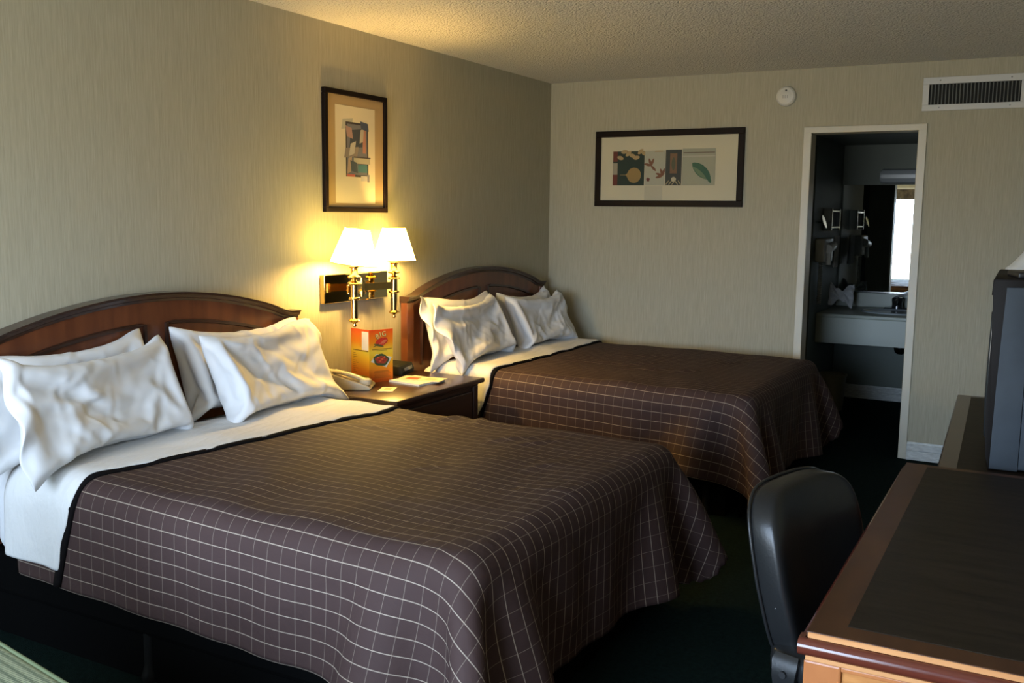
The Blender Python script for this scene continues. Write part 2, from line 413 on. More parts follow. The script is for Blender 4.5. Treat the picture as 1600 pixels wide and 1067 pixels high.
# ------------------------------------------------------------------ the room shell
T = 0.12
struct('floor', bx((-T, RY - T, -0.1), (RX + T, 2.2, 0)), M['carpet'])
struct('ceiling', bx((-T, RY - T, H), (RX + T, 2.2, H + 0.1)), M['ceiling'])
struct('wall_left', bx((-T, RY - T, 0), (0, 0, H)), M['wall'])
struct('wall_right', bx((RX, RY - T, 0), (RX + T, 2.2, H)), M['wall'])
DX0, DX1, DZ = 1.862, 2.494, 2.035       # clear door opening
bm = B(); box(bm, (-T, 0, 0), (DX0 - 0.02, T, H)); box(bm, (DX1 + 0.02, 0, 0), (RX, T, H)); box(bm, (DX0 - 0.02, 0, DZ + 0.02), (DX1 + 0.02, T, H))
struct('wall_far', bm, M['wall'])
bm = B(); box(bm, (0, RY - T, 0), (WX0, RY, H)); box(bm, (WX1, RY - T, 0), (RX, RY, H)); box(bm, (WX0, RY - T, 0), (WX1, RY, WZ0)); box(bm, (WX0, RY - T, WZ1), (WX1, RY, H))
struct('wall_near', bm, M['wall'])
# door casing and jamb
bm = B()
cw = 0.05
for s, xj in ((-1, DX0), (1, DX1)):
    a, b = (xj - cw, xj + 0.0) if s < 0 else (xj, xj + cw)
    box(bm, (a, -0.012, 0), (b, 0, DZ + cw - 0.01), 0.004)
    box(bm, (xj - 0.02 if s < 0 else xj, -0.004, 0), (xj if s < 0 else xj + 0.02, T + 0.01, DZ), 0.002)
box(bm, (DX0 - cw, -0.0125, DZ), (DX1 + cw, 0, DZ + cw - 0.01), 0.004)
box(bm, (DX0 - 0.02, -0.004, DZ), (DX1 + 0.02, T + 0.01, DZ + 0.02), 0.002)
struct('door_1', bm, M['trim'])
# baseboards
def baseboard(name, x0, x1, y, h=0.113, d=0.014):
    pts = [(0, 0), (0, h), (-d * 0.5, h), (-d * 0.6, h - 0.012), (-d, h - 0.016), (-d, 0.062), (-d * 0.75, 0.058), (-d * 0.75, 0.054), (-d, 0.05), (-d, 0)]
    bm = B(); prism(bm, [(y + p[0], p[1]) for p in pts], x0, x1, 'x')
    return struct(name, bm, M['base'])
baseboard('baseboard_far_right', DX1 + cw, RX, 0)
baseboard('baseboard_far_left', 0.0, DX0 - cw, 0)
# vanity alcove beyond the door, and the dark bathroom opening off it
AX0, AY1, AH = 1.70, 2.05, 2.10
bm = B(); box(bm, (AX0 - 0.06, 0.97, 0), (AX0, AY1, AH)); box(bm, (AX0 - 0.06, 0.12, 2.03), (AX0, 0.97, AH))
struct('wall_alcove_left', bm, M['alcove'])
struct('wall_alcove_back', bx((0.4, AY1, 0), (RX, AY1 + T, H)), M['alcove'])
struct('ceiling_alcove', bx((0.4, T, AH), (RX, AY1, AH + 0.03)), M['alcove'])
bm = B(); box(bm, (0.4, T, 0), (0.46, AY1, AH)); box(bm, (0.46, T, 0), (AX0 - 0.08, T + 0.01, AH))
struct('wall_bathroom', bm, M['bathroom_unlit'])
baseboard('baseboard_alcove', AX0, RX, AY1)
# window
win = struct('window_1', (lambda b: (box(b, (WX0, RY - 0.09, WZ0), (WX0 + 0.04, RY - 0.03, WZ1)), box(b, (WX1 - 0.04, RY - 0.09, WZ0), (WX1, RY - 0.03, WZ1)),
             box(b, (WX0, RY - 0.09, WZ0), (WX1, RY - 0.03, WZ0 + 0.04)), box(b, (WX0, RY - 0.09, WZ1 - 0.04), (WX1, RY - 0.03, WZ1)),
             box(b, (1.30, RY - 0.085, WZ0), (1.335, RY - 0.035, WZ1)), box(b, (1.36, RY - 0.08, WZ0), (1.38, RY - 0.03, WZ1)), b)[-1])(B()), M['alu'])
bm = B(); box(bm, (WX0 + 0.04, RY - 0.064, WZ0 + 0.04), (1.30, RY - 0.06, WZ1 - 0.04)); box(bm, (1.38, RY - 0.054, WZ0 + 0.04), (WX1 - 0.04, RY - 0.05, WZ1 - 0.04))
struct('window_pane', bm, M['glass'], win)
struct('window_sill', bx((WX0 - 0.05, RY - 0.03, WZ0 - 0.03), (WX1 + 0.05, RY + 0.05, WZ0), 0.004), M['trim'], win)
# valance across the window head
bm = B()
path = [(0.2 + 2.75 * k / 80, RY + 0.065 + 0.012 * math.sin(k * 1.1), 1.915) for k in range(81)]
sweep(bm, path, [(-0.003, -0.085), (0.003, -0.085), (0.003, 0.085), (-0.003, 0.085)])
tag(obj('valance', bm, M['valance'], smooth=True, angle=40), 'brown patterned valance across the top of the bright window, seen in the mirror', 'curtain')

# ------------------------------------------------------------------ cloth
def relax(Pc, rest_u, rest_v, steps, collide, pin, iters=10, g=-3.0, damp=0.985, shear=0.35, bend=0.25, seed=0, dt=1 / 60):
    """position based cloth on a regular grid (vectorised)"""
    rng = np.random.default_rng(seed)
    Pc = Pc.copy(); V = np.zeros_like(Pc); fix = Pc[pin].copy()
    n, m = Pc.shape[:2]; rd = math.hypot(rest_u, rest_v)
    def con(A, Bv, rest, k):
        d = Bv - A; L = np.sqrt((d * d).sum(-1, keepdims=True)) + 1e-9
        c = d * (0.5 * k * (1 - rest / L)); A += c; Bv -= c
    def bcon(A, Bv, rest, k):
        d = Bv - A; L = np.sqrt((d * d).sum(-1, keepdims=True)) + 1e-9
        c = d * np.minimum(0.5 * k * (1 - rest / L), 0); A += c; Bv -= c
    for s in range(steps):
        V[..., 2] += g * dt; V *= damp
        old = Pc.copy(); Pc = Pc + V * dt
        for it in range(iters):
            for o in (0, 1):
                a = Pc[o:n - 1:2]; b = Pc[o + 1:n:2]; q = min(len(a), len(b)); con(a[:q], b[:q], rest_u, 1.0)
                a = Pc[:, o:m - 1:2]; b = Pc[:, o + 1:m:2]; q = min(a.shape[1], b.shape[1]); con(a[:, :q], b[:, :q], rest_v, 1.0)
            for o in (0, 1):
                a = Pc[o:n - 1:2, :-1]; b = Pc[o + 1:n:2, 1:]; q = min(len(a), len(b)); con(a[:q], b[:q], rd, shear)
                a = Pc[o:n - 1:2, 1:]; b = Pc[o + 1:n:2, :-1]; q = min(len(a), len(b)); con(a[:q], b[:q], rd, shear)
            for st in (2, 5):
                for o in range(0, 2 * st, st):
                    idx = np.concatenate([np.arange(o + k, n - st, 2 * st) for k in range(st)])
                    A = Pc[idx]; C2 = Pc[idx + st]; bcon(A, C2, rest_u * st, bend); Pc[idx] = A; Pc[idx + st] = C2
                    idx = np.concatenate([np.arange(o + k, m - st, 2 * st) for k in range(st)])
                    A = Pc[:, idx]; C2 = Pc[:, idx + st]; bcon(A, C2, rest_v * st, bend); Pc[:, idx] = A; Pc[:, idx + st] = C2
            hit = collide(Pc); Pc[pin] = fix
        V = (Pc - old) / dt
        V[hit] *= 0.35
        sp2 = np.sqrt((V * V).sum(-1, keepdims=True)); V *= np.minimum(1, 2.5 / (sp2 + 1e-9))
    return Pc

def bed_collider(c, h, r, margin, blocks, ymax):
    c = np.array(c); h = np.array(h)
    def f(Pc):
        d = Pc - c; q = np.abs(d) - (h - r)
        qo = np.maximum(q, 0); L = np.sqrt((qo * qo).sum(-1))
        ins = np.minimum(q.max(-1), 0)
        sd = L + ins - r
        hit = sd < margin
        if hit.any():
            dd = d[hit]; qq = q[hit]; n = np.where(qq > 0, qq, 0.0)
            deep = (qq <= 0).all(-1)
            if deep.any():
                k = qq[deep].argmax(-1); nn = np.zeros((deep.sum(), 3)); nn[np.arange(len(k)), k] = 1; n[deep] = nn
            n = n / (np.sqrt((n * n).sum(-1, keepdims=True)) + 1e-9) * np.sign(dd)
            Pc[hit] += n * (margin - sd[hit])[:, None]
        np.maximum(Pc[..., 2], 0.012, out=Pc[..., 2])
        np.minimum(Pc[..., 1], ymax, out=Pc[..., 1])
        np.maximum(Pc[..., 0], 0.09, out=Pc[..., 0])
        for x1, ylo, yhi, side in blocks:        # nightstand: keep the cloth on its own side
            w = (Pc[..., 0] < x1)
            if side < 0: Pc[..., 1] = np.where(w, np.minimum(Pc[..., 1], ylo), Pc[..., 1])
            else: Pc[..., 1] = np.where(w, np.maximum(Pc[..., 1], yhi), Pc[..., 1])
        return hit
    return f
def grid_normals(Pc):
    du = np.gradient(Pc, axis=0); dv = np.gradient(Pc, axis=1)
    n = np.cross(du, dv); n /= (np.sqrt((n * n).sum(-1, keepdims=True)) + 1e-9)
    return n
def sample(A, fi, fj):
    n, m = A.shape[:2]
    fi = np.clip(fi, 0, n - 1.001); fj = np.clip(fj, 0, m - 1.001)
    i = fi.astype(int); j = fj.astype(int); a = (fi - i)[..., None]; b = (fj - j)[..., None]
    return (A[i, j] * (1 - a) + A[i + 1, j] * a) * (1 - b) + (A[i, j + 1] * (1 - a) + A[i + 1, j + 1] * a) * b

MZ, BX1 = 0.615, 2.02       # mattress top and foot end
def make_coverlet(yc, hang_near, hang_far, hang_foot, rot, seed, blocks, ymax, ridges):
    x0 = 0.24; st = 0.0235
    Lx = (BX1 - x0) + hang_foot; Ly = 1.52 + hang_near + hang_far
    n, m = int(Lx / st) + 1, int(Ly / st) + 1
    u = np.arange(n) * st; v = np.arange(m) * st
    U, Vv = np.meshgrid(u, v, indexing='ij')
    Pc = np.zeros((n, m, 3)); X = U; Y = Vv - hang_near - 0.76
    cr, sr = math.cos(rot), math.sin(rot)
    Pc[..., 0] = x0 + X * cr - Y * sr; Pc[..., 1] = yc + X * sr + Y * cr; Pc[..., 2] = MZ + 0.017
    pin = (np.abs(Y) < 0.76 - 0.07) & (Pc[..., 0] < BX1 - 0.09)
    rng = np.random.default_rng(seed)
    k = rng.normal(0, 1, (12, 4))
    for a in k: Pc[..., 2] += np.where(pin, 0, 0.003) * np.sin(a[0] * 6 * U + a[1] * 7 * Vv + a[2] * 5)
    col = bed_collider(((0.07 + BX1) / 2, yc, (0.10 + MZ) / 2), ((BX1 - 0.07) / 2, 0.76, (MZ - 0.10) / 2), 0.055, 0.016, blocks, ymax)
    Pc = relax(Pc, st * 1.003, st * 1.003, 240, col, pin, iters=12, seed=seed)
    N = grid_normals(Pc)
    # soft rumples on the top
    amp = np.zeros((n, m))
    for (ru, rv, ang, ln, wd, h) in ridges:
        ca, sa = math.cos(ang), math.sin(ang)
        a = (Pc[..., 0] - ru) * ca + (Pc[..., 1] - rv) * sa; b = -(Pc[..., 0] - ru) * sa + (Pc[..., 1] - rv) * ca
        h = h * 1.7; amp += h * np.exp(-(a / ln) ** 2 - (b / wd) ** 2) - 0.4 * h * np.exp(-(a / ln) ** 2 - ((b - 2 * wd) / wd) ** 2)
    for a in rng.normal(0, 1, (10, 4)): amp += 0.0011 * np.sin(a[0] * 9 * U + a[1] * 9 * Vv + a[2] * 5)
    up = np.clip((N[..., 2] - 0.5) * 3, 0, 1)
    Pc = Pc + N * (amp * (0.35 + 0.65 * up) + 0.003)[..., None]
    uv = np.stack([U, Vv], -1)
    # round the two foot corners
    ou = np.clip((U - (BX1 - x0)) / hang_foot, 0, 2)
    on = np.clip((hang_near - Vv) / hang_near, 0, 2); of = np.clip((Vv - hang_near - 1.52) / hang_far, 0, 2)
    keepv = (ou ** 2.4 + np.maximum(on, of) ** 2.4) < 1.12
    keepv[:2] = False
    keep = keepv[:-1, :-1] & keepv[1:, :-1] & keepv[:-1, 1:] & keepv[1:, 1:]
    return dict(P=Pc, N=grid_normals(Pc), uv=uv, keep=keep, st=st, x0=x0, hn=hang_near, Ly=(m - 1) * st, Lx=(n - 1) * st)

def coverlet_obj(c, label, group, line):
    bm = B(); gridmesh(bm, c['P'], c['keep'], c['uv'])
    o = obj('coverlet', bm, M['plaid'], smooth=True); subsurf(o, 1); solidify(o, 0.006)
    tag(o, label, 'bedspread', group)
    # black lining turned out along the fold
    nv, nu = 130, 5
    vv = np.linspace(0.004, c['Ly'] - 0.004, nv)[:, None].repeat(nu, 1)
    base = line(vv[:, 0] - c['hn'] - 0.76)[:, None]
    uu = base - 0.02 + np.linspace(0, 1, nu)[None] * 0.037
    fi, fj = uu / c['st'], vv / c['st']
    Pn = sample(c['P'], fi, fj) + sample(c['N'], fi, fj) * (np.array([0.006, 0.010, 0.011, 0.009, 0.002])[None, :, None])
    bm = B(); gridmesh(bm, np.transpose(Pn, (1, 0, 2)))
    l = obj('lining', bm, M['lining'], o, smooth=True); solidify(l, 0.002)
    l['label'] = 'black lining edge beside the white sheet'
    return o
def sheet_obj(c, label, line, u0, v0, v1, seed, thick=0.011):
    nv, nu = 150, 34
    vv = np.linspace(v0, c['Ly'] - v1, nv)[:, None].repeat(nu, 1)
    yy = vv[:, 0] - c['hn'] - 0.76
    ln = line(yy) + 0.004 * np.sin(yy * 23 + seed) + 0.003 * np.sin(yy * 51 + 2 * seed)
    uu = u0 + (ln[:, None] - u0) * np.linspace(0, 1, nu)[None]
    fi, fj = uu / c['st'], vv / c['st']
    off = np.full((nv, nu), thick)
    for k in range(7):
        rng = np.random.default_rng(seed * 10 + k); a = rng.normal(0, 1, 4)
        off += 0.0016 * np.sin(a[0] * 16 * uu + (a[1] * 3 + 9) * vv * (1 if k % 2 else 0.4) + a[2] * 6)
    t = np.linspace(0, 1, nu)
    prof = np.where(t > 0.93, 1 - (t - 0.93) / 0.07 * 0.55, 1.0) * np.where(t < 0.06, 0.5 + 0.5 * t / 0.06, 1)
    Pn = sample(c['P'], fi, fj) + sample(c['N'], fi, fj) * (off * prof[None] + 0.006)[..., None]
    bm = B(); gridmesh(bm, np.transpose(Pn, (1, 0, 2)))
    o = obj('bed_sheet', bm, M['sheet'], smooth=True); subsurf(o, 1); solidify(o, 0.004)
    return tag(o, label, 'bed sheet', 'white turned-down top sheets')

Y1, Y2 = -3.70, -1.05
NS = (0.615, -2.80, -1.985)     # nightstand: depth, y range
line1 = lambda y: np.interp(y, [-1.1, -0.80, 0.70, 1.2], [0.25, 0.335, 0.475, 0.52])
line2 = lambda y: np.interp(y, [-1.1, -0.80, 0.70, 1.2], [0.27, 0.36, 0.30, 0.27])
rid1 = [(1.05, -3.05, 1.1, 0.14, 0.016, 0.010), (0.92, -3.12, 0.6, 0.10, 0.014, 0.008), (1.18, -2.98, 1.9, 0.10, 0.013, 0.009), (1.45, -3.25, 0.9, 0.11, 0.014, 0.009),
        (1.58, -3.22, 1.0, 0.10, 0.012, 0.008), (1.42, -3.75, 0.9, 0.09, 0.014, 0.009), (0.85, -3.35, 0.3, 0.16, 0.02, 0.006), (0.8, -3.0, -0.2, 0.12, 0.02, 0.008), (1.75, -3.5, 1.2, 0.1, 0.015, 0.005)]
rid2 = [(1.2, -1.1, 0.9, 0.12, 0.015, 0.009), (1.3, -1.3, 0.3, 0.14, 0.018, 0.009), (1.5, -1.25, 0.7, 0.1, 0.014, 0.009), (0.9, -1.2, 0.2, 0.16, 0.02, 0.007), (1.1, -0.8, 0.5, 0.15, 0.02, 0.007), (1.6, -0.8, 1.0, 0.12, 0.016, 0.007)]
c1 = make_coverlet(Y1, 0.33, 0.40, 0.46, R(-2.0), 3, [(NS[0] + 0.02, NS[1] - 0.02, 0, -1)], 5, rid1)
c2 = make_coverlet(Y2, 0.33, 0.36, 0.49, R(-2.5), 8, [(NS[0] + 0.02, 0, NS[2] + 0.02, 1)], -0.022, rid2)
coverlet_obj(c1, 'brown windowpane-check coverlet on the nearer bed', 'checked coverlets', line1)
coverlet_obj(c2, 'brown windowpane-check coverlet on the bed by the far wall', 'checked coverlets', line2)
sheet_obj(c1, 'white top sheet folded back over the coverlet of the nearer bed', line1, 0.0, 0.065, 0.05, 1)
sheet_obj(c2, 'white top sheet folded back over the coverlet of the far bed', line2, 0.0, 0.02, 0.05, 2)

# ------------------------------------------------------------------ beds
def arch(y):
    a = abs(y)
    if a > 0.80: return 0.0
    t = 1 - (a / 0.80) ** 2
    return 0.137 * t * min(1.0, 0.35 + (0.80 - a) / 0.10 * 0.65)
def headboard(yc, root):
    ys = np.linspace(-0.865, 0.865, 121)
    zt = np.array([1.028 + arch(y) for y in ys]); 
    for _ in range(3): zt[1:-1] = (zt[:-2] + zt[1:-1] * 2 + zt[2:]) / 4
    top = lambda y: float(np.interp(y, ys, zt))
    bm = B()
    yy = np.linspace(-0.815, 0.815, 61)
    prism(bm, [(y, 0.32) for y in (-0.815, 0.815)] + [(y, top(y) - 0.03) for y in yy[::-1]], 0.022, 0.055, 'x')
    hb = obj('headboard', bm, M['head'], root)
    # cap moulding, stepped
    bm = B()
    path = [(0.045, y, top(y)) for y in ys]
    sweep(bm, path, [(-0.035, -0.036), (0.014, -0.036), (0.018, -0.026), (0.026, -0.022), (0.030, -0.010), (0.034, -0.008), (0.036, 0.0), (-0.035, 0.0)])
    o = obj('cap_moulding', bm, M['head_dark'], hb, smooth=True, angle=35); o['label'] = 'dark arched top moulding'
    for s in (-1, 1):
        bm = B(); box(bm, (0.018, s * 0.83 - 0.035, 0.34), (0.064, s * 0.83 + 0.035, 0.992), 0.004)
        obj('post', bm, M['head'], hb)
    for s in (-1, 1):
        pts = [(s * 0.055, 0.62)]
        pa = [(s * y, top(y) - 0.125) for y in np.linspace(0.055, 0.715, 22)]
        pts = pts + pa + [(s * 0.715, 0.62)]
        bm = B()
        sweep(bm, [(0.057, p[0], p[1]) for p in pts], [(-0.008, -0.010), (0.004, -0.010), (0.008, -0.003), (0.008, 0.003), (0.004, 0.010), (-0.008, 0.010)], up=(1, 0, 0))
        o = obj('panel_moulding', bm, M['head_dark'], hb, smooth=True, angle=40); o['label'] = 'dark bead around a headboard panel'
    return hb
def bed(yc, label):
    root = thing('bed', label, 'bed', (0, yc, 0), 0, 'beds with arched headboards')
    headboard(yc, root)
    m = obj('mattress', bx((0.075, -0.755, 0.312), (BX1 - 0.01, 0.755, MZ), 0.05, 4), M['mattress'], root, smooth=True)
    bs = bx((0.008, -0.74, 0.15), (BX1 - 0.03, 0.74, 0.31), 0.02, 2)
    obj('box_spring', bs, M['skirt'], root)
    obj('under_bed_dark_box', prism(B(), [(0.008, -0.725), (BX1 - 0.12, -0.725), (BX1 - 0.12, 0.725), (0.008, 0.725)], 0.0, 0.149, 'z'), M['skirt'], root)  # added black box: keeps the space under the bed dark, hides the wall
    # skirt hanging at the foot, reaching the carpet
    bm = B(); n = 110
    pa = []
    for k in range(n + 1):
        y = -0.735 + 1.47 * k / n; pa.append((BX1 - 0.045 + 0.006 * math.sin(k * 0.9), y, 0.105))
    sweep(bm, pa, [(-0.003, -0.095), (0.003, -0.095), (0.003, 0.095), (-0.003, 0.095)])
    obj('bed_skirt', bm, M['skirt'], root, smooth=True, angle=40)
    for x in (0.80, 1.80):
        for s in (-1, 1):
            bm = B(); lathe(bm, [(0, 0), (0.026, 0), (0.03, 0.012), (0.024, 0.03), (0.018, 0.05), (0.018, 0.16), (0, 0.16)], 20, (x, s * 0.72, 0))
            obj('leg', bm, M['leg_black'], root, smooth=True, angle=40)
    return root
bed(Y1, 'bed nearer the camera with an arched cherry headboard and white mattress')
bed(Y2, 'bed in the far corner beside the nightstand with an arched cherry headboard')

# ------------------------------------------------------------------ pillows
def pillow_mesh(name, L, Hh, vol, seed, flap=0.10, lump=0.0):
    """two sheets of cloth sewn at the rim and filled; the far end (+X) is a loose hem"""
    st = 0.0135
    n, m = int((L + flap) / st) + 1, int(Hh / st) + 1
    u = np.arange(n) * st - (L) / 2; v = np.arange(m) * st - Hh / 2
    U, Vv = np.meshgrid(u, v, indexing='ij')
    rng = np.random.default_rng(seed)
    ed = np.minimum(np.minimum(U - u[0], u[-1] - U), np.minimum(Vv - v[0], v[-1] - Vv))
    Z = 0.03 * np.clip(ed / 0.08, 0, 1)
    for a in rng.normal(0, 1, (6, 3)): Z = Z + 0.004 * np.sin(a[0] * 16 * U + a[1] * 16 * Vv + a[2] * 6) * np.clip(ed / 0.03, 0, 1)
    Pf = np.stack([np.stack([U, Vv, Z], -1), np.stack([U, Vv, -Z], -1)])       # 2,n,m,3
    fill = np.clip((L / 2 - 0.0 - U) / 0.10, 0, 1)[None, ..., None]
    # uneven filling
    wob = 1 + sum(0.22 * np.sin(a[0] * 5 * U + a[1] * 5 * Vv + a[2] * 6) for a in rng.normal(0, 1, (3, 3)))[None, ..., None] * 0.6
    rd = st * math.sqrt(2)
    def con(A, Bv, rest, k):
        d = Bv - A; Ln = np.sqrt((d * d).sum(-1, keepdims=True)) + 1e-9
        c = d * (0.5 * k * (1 - rest / Ln)); A += c; Bv -= c
    def bcon(A, Bv, rest, k):
        d = Bv - A; Ln = np.sqrt((d * d).sum(-1, keepdims=True)) + 1e-9
        c = d * np.minimum(0.5 * k * (1 - rest / Ln), 0); A += c; Bv -= c
    V = np.zeros_like(Pf); dt = 1 / 60
    for s in range(115):
        nf = grid_normals(Pf[0]); nb = -grid_normals(Pf[1])
        V0 = ((Pf[0, ..., 2] - Pf[1, ..., 2]) * fill[0, ..., 0]).sum() * st * st
        p = 14.0 * np.clip(vol / max(V0, 1e-5) - 1, -0.5, 0.8)
        F = np.stack([nf, nb]) * p * fill * wob * (1 - 0.9 * Vv)[None, ..., None]
        F = F - F.mean((0, 1, 2))
        V = (V + F * dt) * 0.92
        mid = Pf[..., 2].mean(0); sm_ = mid.copy()
        for _ in range(2):
            sm_[1:-1] = (sm_[:-2] + 2 * sm_[1:-1] + sm_[2:]) / 4; sm_[:, 1:-1] = (sm_[:, :-2] + 2 * sm_[:, 1:-1] + sm_[:, 2:]) / 4
        Pf[..., 2] -= 0.25 * sm_[None]
        old = Pf.copy(); Pf = Pf + V * dt
        for it in range(9):
            for lay in (0, 1):
                A = Pf[lay]
                for o in (0, 1):
                    a = A[o:n - 1:2]; b = A[o + 1:n:2]; q = min(len(a), len(b)); con(a[:q], b[:q], st, 1)
                    a = A[:, o:m - 1:2]; b = A[:, o + 1:m:2]; q = min(a.shape[1], b.shape[1]); con(a[:, :q], b[:, :q], st, 1)
                for o in (0, 1):
                    a = A[o:n - 1:2, :-1]; b = A[o + 1:n:2, 1:]; q = min(len(a), len(b)); con(a[:q], b[:q], rd, 0.3)
                    a = A[o:n - 1:2, 1:]; b = A[o + 1:n:2, :-1]; q = min(len(a), len(b)); con(a[:q], b[:q], rd, 0.3)
                for o in (0, 2):
                    idx = np.concatenate([np.arange(o, n - 2, 4), np.arange(o + 1, n - 2, 4)]); a = A[idx]; b = A[idx + 2]; bcon(a, b, 2 * st, 0.12); A[idx] = a; A[idx + 2] = b
                    idx = np.concatenate([np.arange(o, m - 2, 4), np.arange(o + 1, m - 2, 4)]); a = A[:, idx]; b = A[:, idx + 2]; bcon(a, b, 2 * st, 0.12); A[:, idx] = a; A[:, idx + 2] = b
            for sl in ((0,), (n - 1,)):
                mid = (Pf[0, sl[0]] + Pf[1, sl[0]]) / 2; Pf[0, sl[0]] = mid; Pf[1, sl[0]] = mid
            for sl in (0, m - 1):
                mid = (Pf[0, :, sl] + Pf[1, :, sl]) / 2; Pf[0, :, sl] = mid; Pf[1, :, sl] = mid
            zz = (Pf[0, ..., 2] + Pf[1, ..., 2]) / 2; bad = Pf[0, ..., 2] < Pf[1, ..., 2]
            Pf[0, ..., 2] = np.where(bad, zz + 0.0005, Pf[0, ..., 2]); Pf[1, ..., 2] = np.where(bad, zz - 0.0005, Pf[1, ..., 2])
        V = (Pf - old) / dt; V -= V.mean((0, 1, 2))
        sp2 = np.sqrt((V * V).sum(-1, keepdims=True)); V *= np.minimum(1, 1.5 / (sp2 + 1e-9))
    # creases running in from the corners, the rim and the hem
    Nn = [grid_normals(Pf[0]), -grid_normals(Pf[1])]
    for lay in (0, 1):
        d = np.zeros((n, m))
        for k in range(30):
            if k < 12: cx, cy = rng.choice([-1, 1]) * L * 0.42, rng.choice([-1, 1]) * Hh * 0.36; an = math.atan2(-cy, -cx) + rng.normal(0, 0.45)
            elif k < 22: cx, cy = L * (0.42 - 0.25 * rng.random()), Hh * (rng.random() - 0.5) * 0.8; an = math.pi + rng.normal(0, 0.6)
            else: cx, cy = L * (rng.random() - 0.5) * 0.7, rng.choice([-1, 1]) * Hh * 0.36; an = rng.normal(1.57, 0.8)
            ln = 0.07 + 0.11 * rng.random(); wd = 0.010 + 0.007 * rng.random(); am = (0.0025 + 0.0035 * rng.random())
            a = (U - cx - math.cos(an) * ln) * math.cos(an) + (Vv - cy - math.sin(an) * ln) * math.sin(an); b = -(U - cx) * math.sin(an) + (Vv - cy) * math.cos(an)
            b = b + 0.25 * a * a * rng.normal(0, 8) * 0.5
            d += am * np.exp(-(a / ln) ** 2) * (np.exp(-(b / wd) ** 2) - 0.55 * np.exp(-((b - 1.8 * wd) / wd) ** 2))
        Pf[lay] += Nn[lay] * (d * np.clip(ed / 0.02, 0, 1))[..., None]
    # the loose hem crumples and droops
    t = np.clip((U - L / 2 + 0.02) / (flap + 0.02), 0, 1)[None]
    ph = rng.normal(0, 3, 3)
    Pf[..., 2] += t * (0.022 * np.sin(Vv * 19 + ph[0]) + 0.016 * np.sin(Vv * 37 + U * 20 + ph[1]))[None] - t * 0.03
    Pf[..., 0] -= t * 0.03 * (1 + np.sin(Vv * 11 + ph[2]))[None]
    bm = B()
    gridmesh(bm, Pf[0]); b2 = B(); gridmesh(b2, Pf[1][:, ::-1]); merge(bm, b2)
    bmesh.ops.remove_doubles(bm, verts=bm.verts, dist=0.0006)
    bmesh.ops.recalc_face_normals(bm, faces=bm.faces)
    me = bpy.data.meshes.new(name); bm.to_mesh(me); bm.free(); me.materials.append(M['pillow'])
    for p in me.polygons: p.use_smooth = True
    return me
PM = [pillow_mesh('pillow', 0.76, 0.46, 0.76 * 0.46 * 0.074, 11, 0.12), pillow_mesh('pillow', 0.76, 0.45, 0.76 * 0.45 * 0.068, 22, 0.11), pillow_mesh('pillow', 0.72, 0.45, 0.72 * 0.45 * 0.07, 35, 0.14)]
def put_pillow(k, bottom, yaw, tilt, flip, label, roll=0.0, sc=1.0):
    """bottom: middle of the lower edge; tilt: lean back from upright; flip: the loose hem points to -Y"""
    o = bpy.data.objects.new('pillow', PM[k]); COL.objects.link(o); subsurf(o, 1)
    Ld = Vector((0, 1, 0)); Ud = Vector((-math.sin(tilt), 0, math.cos(tilt))); 
    if flip: Ld = -Ld
    Nd = Ld.cross(Ud)
    mt = Matrix((Ld, Ud, Nd)).transposed().to_4x4()
    if flip:      # keep the front to the room
        mt = mt @ Matrix.Rotation(0, 4, 'Y')
    mt = Matrix.Rotation(yaw, 4, 'Z') @ mt @ Matrix.Rotation(roll, 4, 'Z') @ Matrix.Scale(sc, 4)
    o.matrix_world = Matrix.Translation(Vector(bottom)) @ mt @ Matrix.Translation((0, 0.208, 0))
    return tag(o, label, 'pillow', 'white pillows on the beds')
ZP = MZ + 0.006
put_pillow(1, (0.215, -4.15, ZP), R(1), R(17), True, 'white pillow against the left half of the near headboard, behind a larger one', R(-3))
put_pillow(2, (0.215, -3.33, ZP), R(0), R(17), False, 'white pillow against the right half of the near headboard, behind a smooth one', R(-2))
put_pillow(0, (0.385, -4.12, ZP), R(9), R(22), True, 'plump front pillow on the left of the nearer bed, its loose hem at far left', R(0))
put_pillow(1, (0.375, -3.27, ZP), R(5), R(23), False, 'smooth front pillow on the right of the nearer bed, by the telephone', R(0))
put_pillow(1, (0.215, -1.44, ZP), R(0), R(17), True, 'rear pillow on the far bed by the lamplit headboard post, under a front one', R(0))
put_pillow(2, (0.36, -1.46, ZP), R(4), R(25), True, 'warm-lit front pillow on the nightstand side of the far bed', R(-2))
put_pillow(0, (0.215, -0.66, ZP), R(0), R(14), False, 'pillow mostly hidden behind the one nearest the room corner', R(0), 0.92)
put_pillow(0, (0.36, -0.68, ZP), R(-3), R(23), False, 'front pillow of the far bed nearest the room corner', R(0), 0.92)

# ------------------------------------------------------------------ nightstand and what stands on it
NT = 0.625
ns = thing('nightstand', 'dark brown wooden nightstand between the two beds', 'nightstand', (0, (NS[1] + NS[2]) / 2, 0))
hw = (NS[2] - NS[1]) / 2
bm = B(); prism(bm, [(-hw, NT - 0.028), (-hw + 0.012, NT - 0.028), (-hw + 0.012, NT - 0.028), (hw, NT - 0.028), (hw, NT), (-hw, NT)], 0.02, 0.62, 'x')
bm.free(); bm = bx((0.025, -hw, NT - 0.026), (0.62, hw, NT), 0.008, 3); obj('top', bm, M['stand'], ns, smooth=True, angle=40)
bm = B(); box(bm, (0.03, -hw + 0.03, 0.05), (0.575, hw - 0.03, NT - 0.026), 0.003)
box(bm, (0.03, -hw + 0.02, 0.0), (0.585, hw - 0.02, 0.06), 0.005); box(bm, (0.03, -hw + 0.02, NT - 0.045), (0.59, hw - 0.02, NT - 0.026), 0.006)
obj('body', bm, M['stand'], ns)
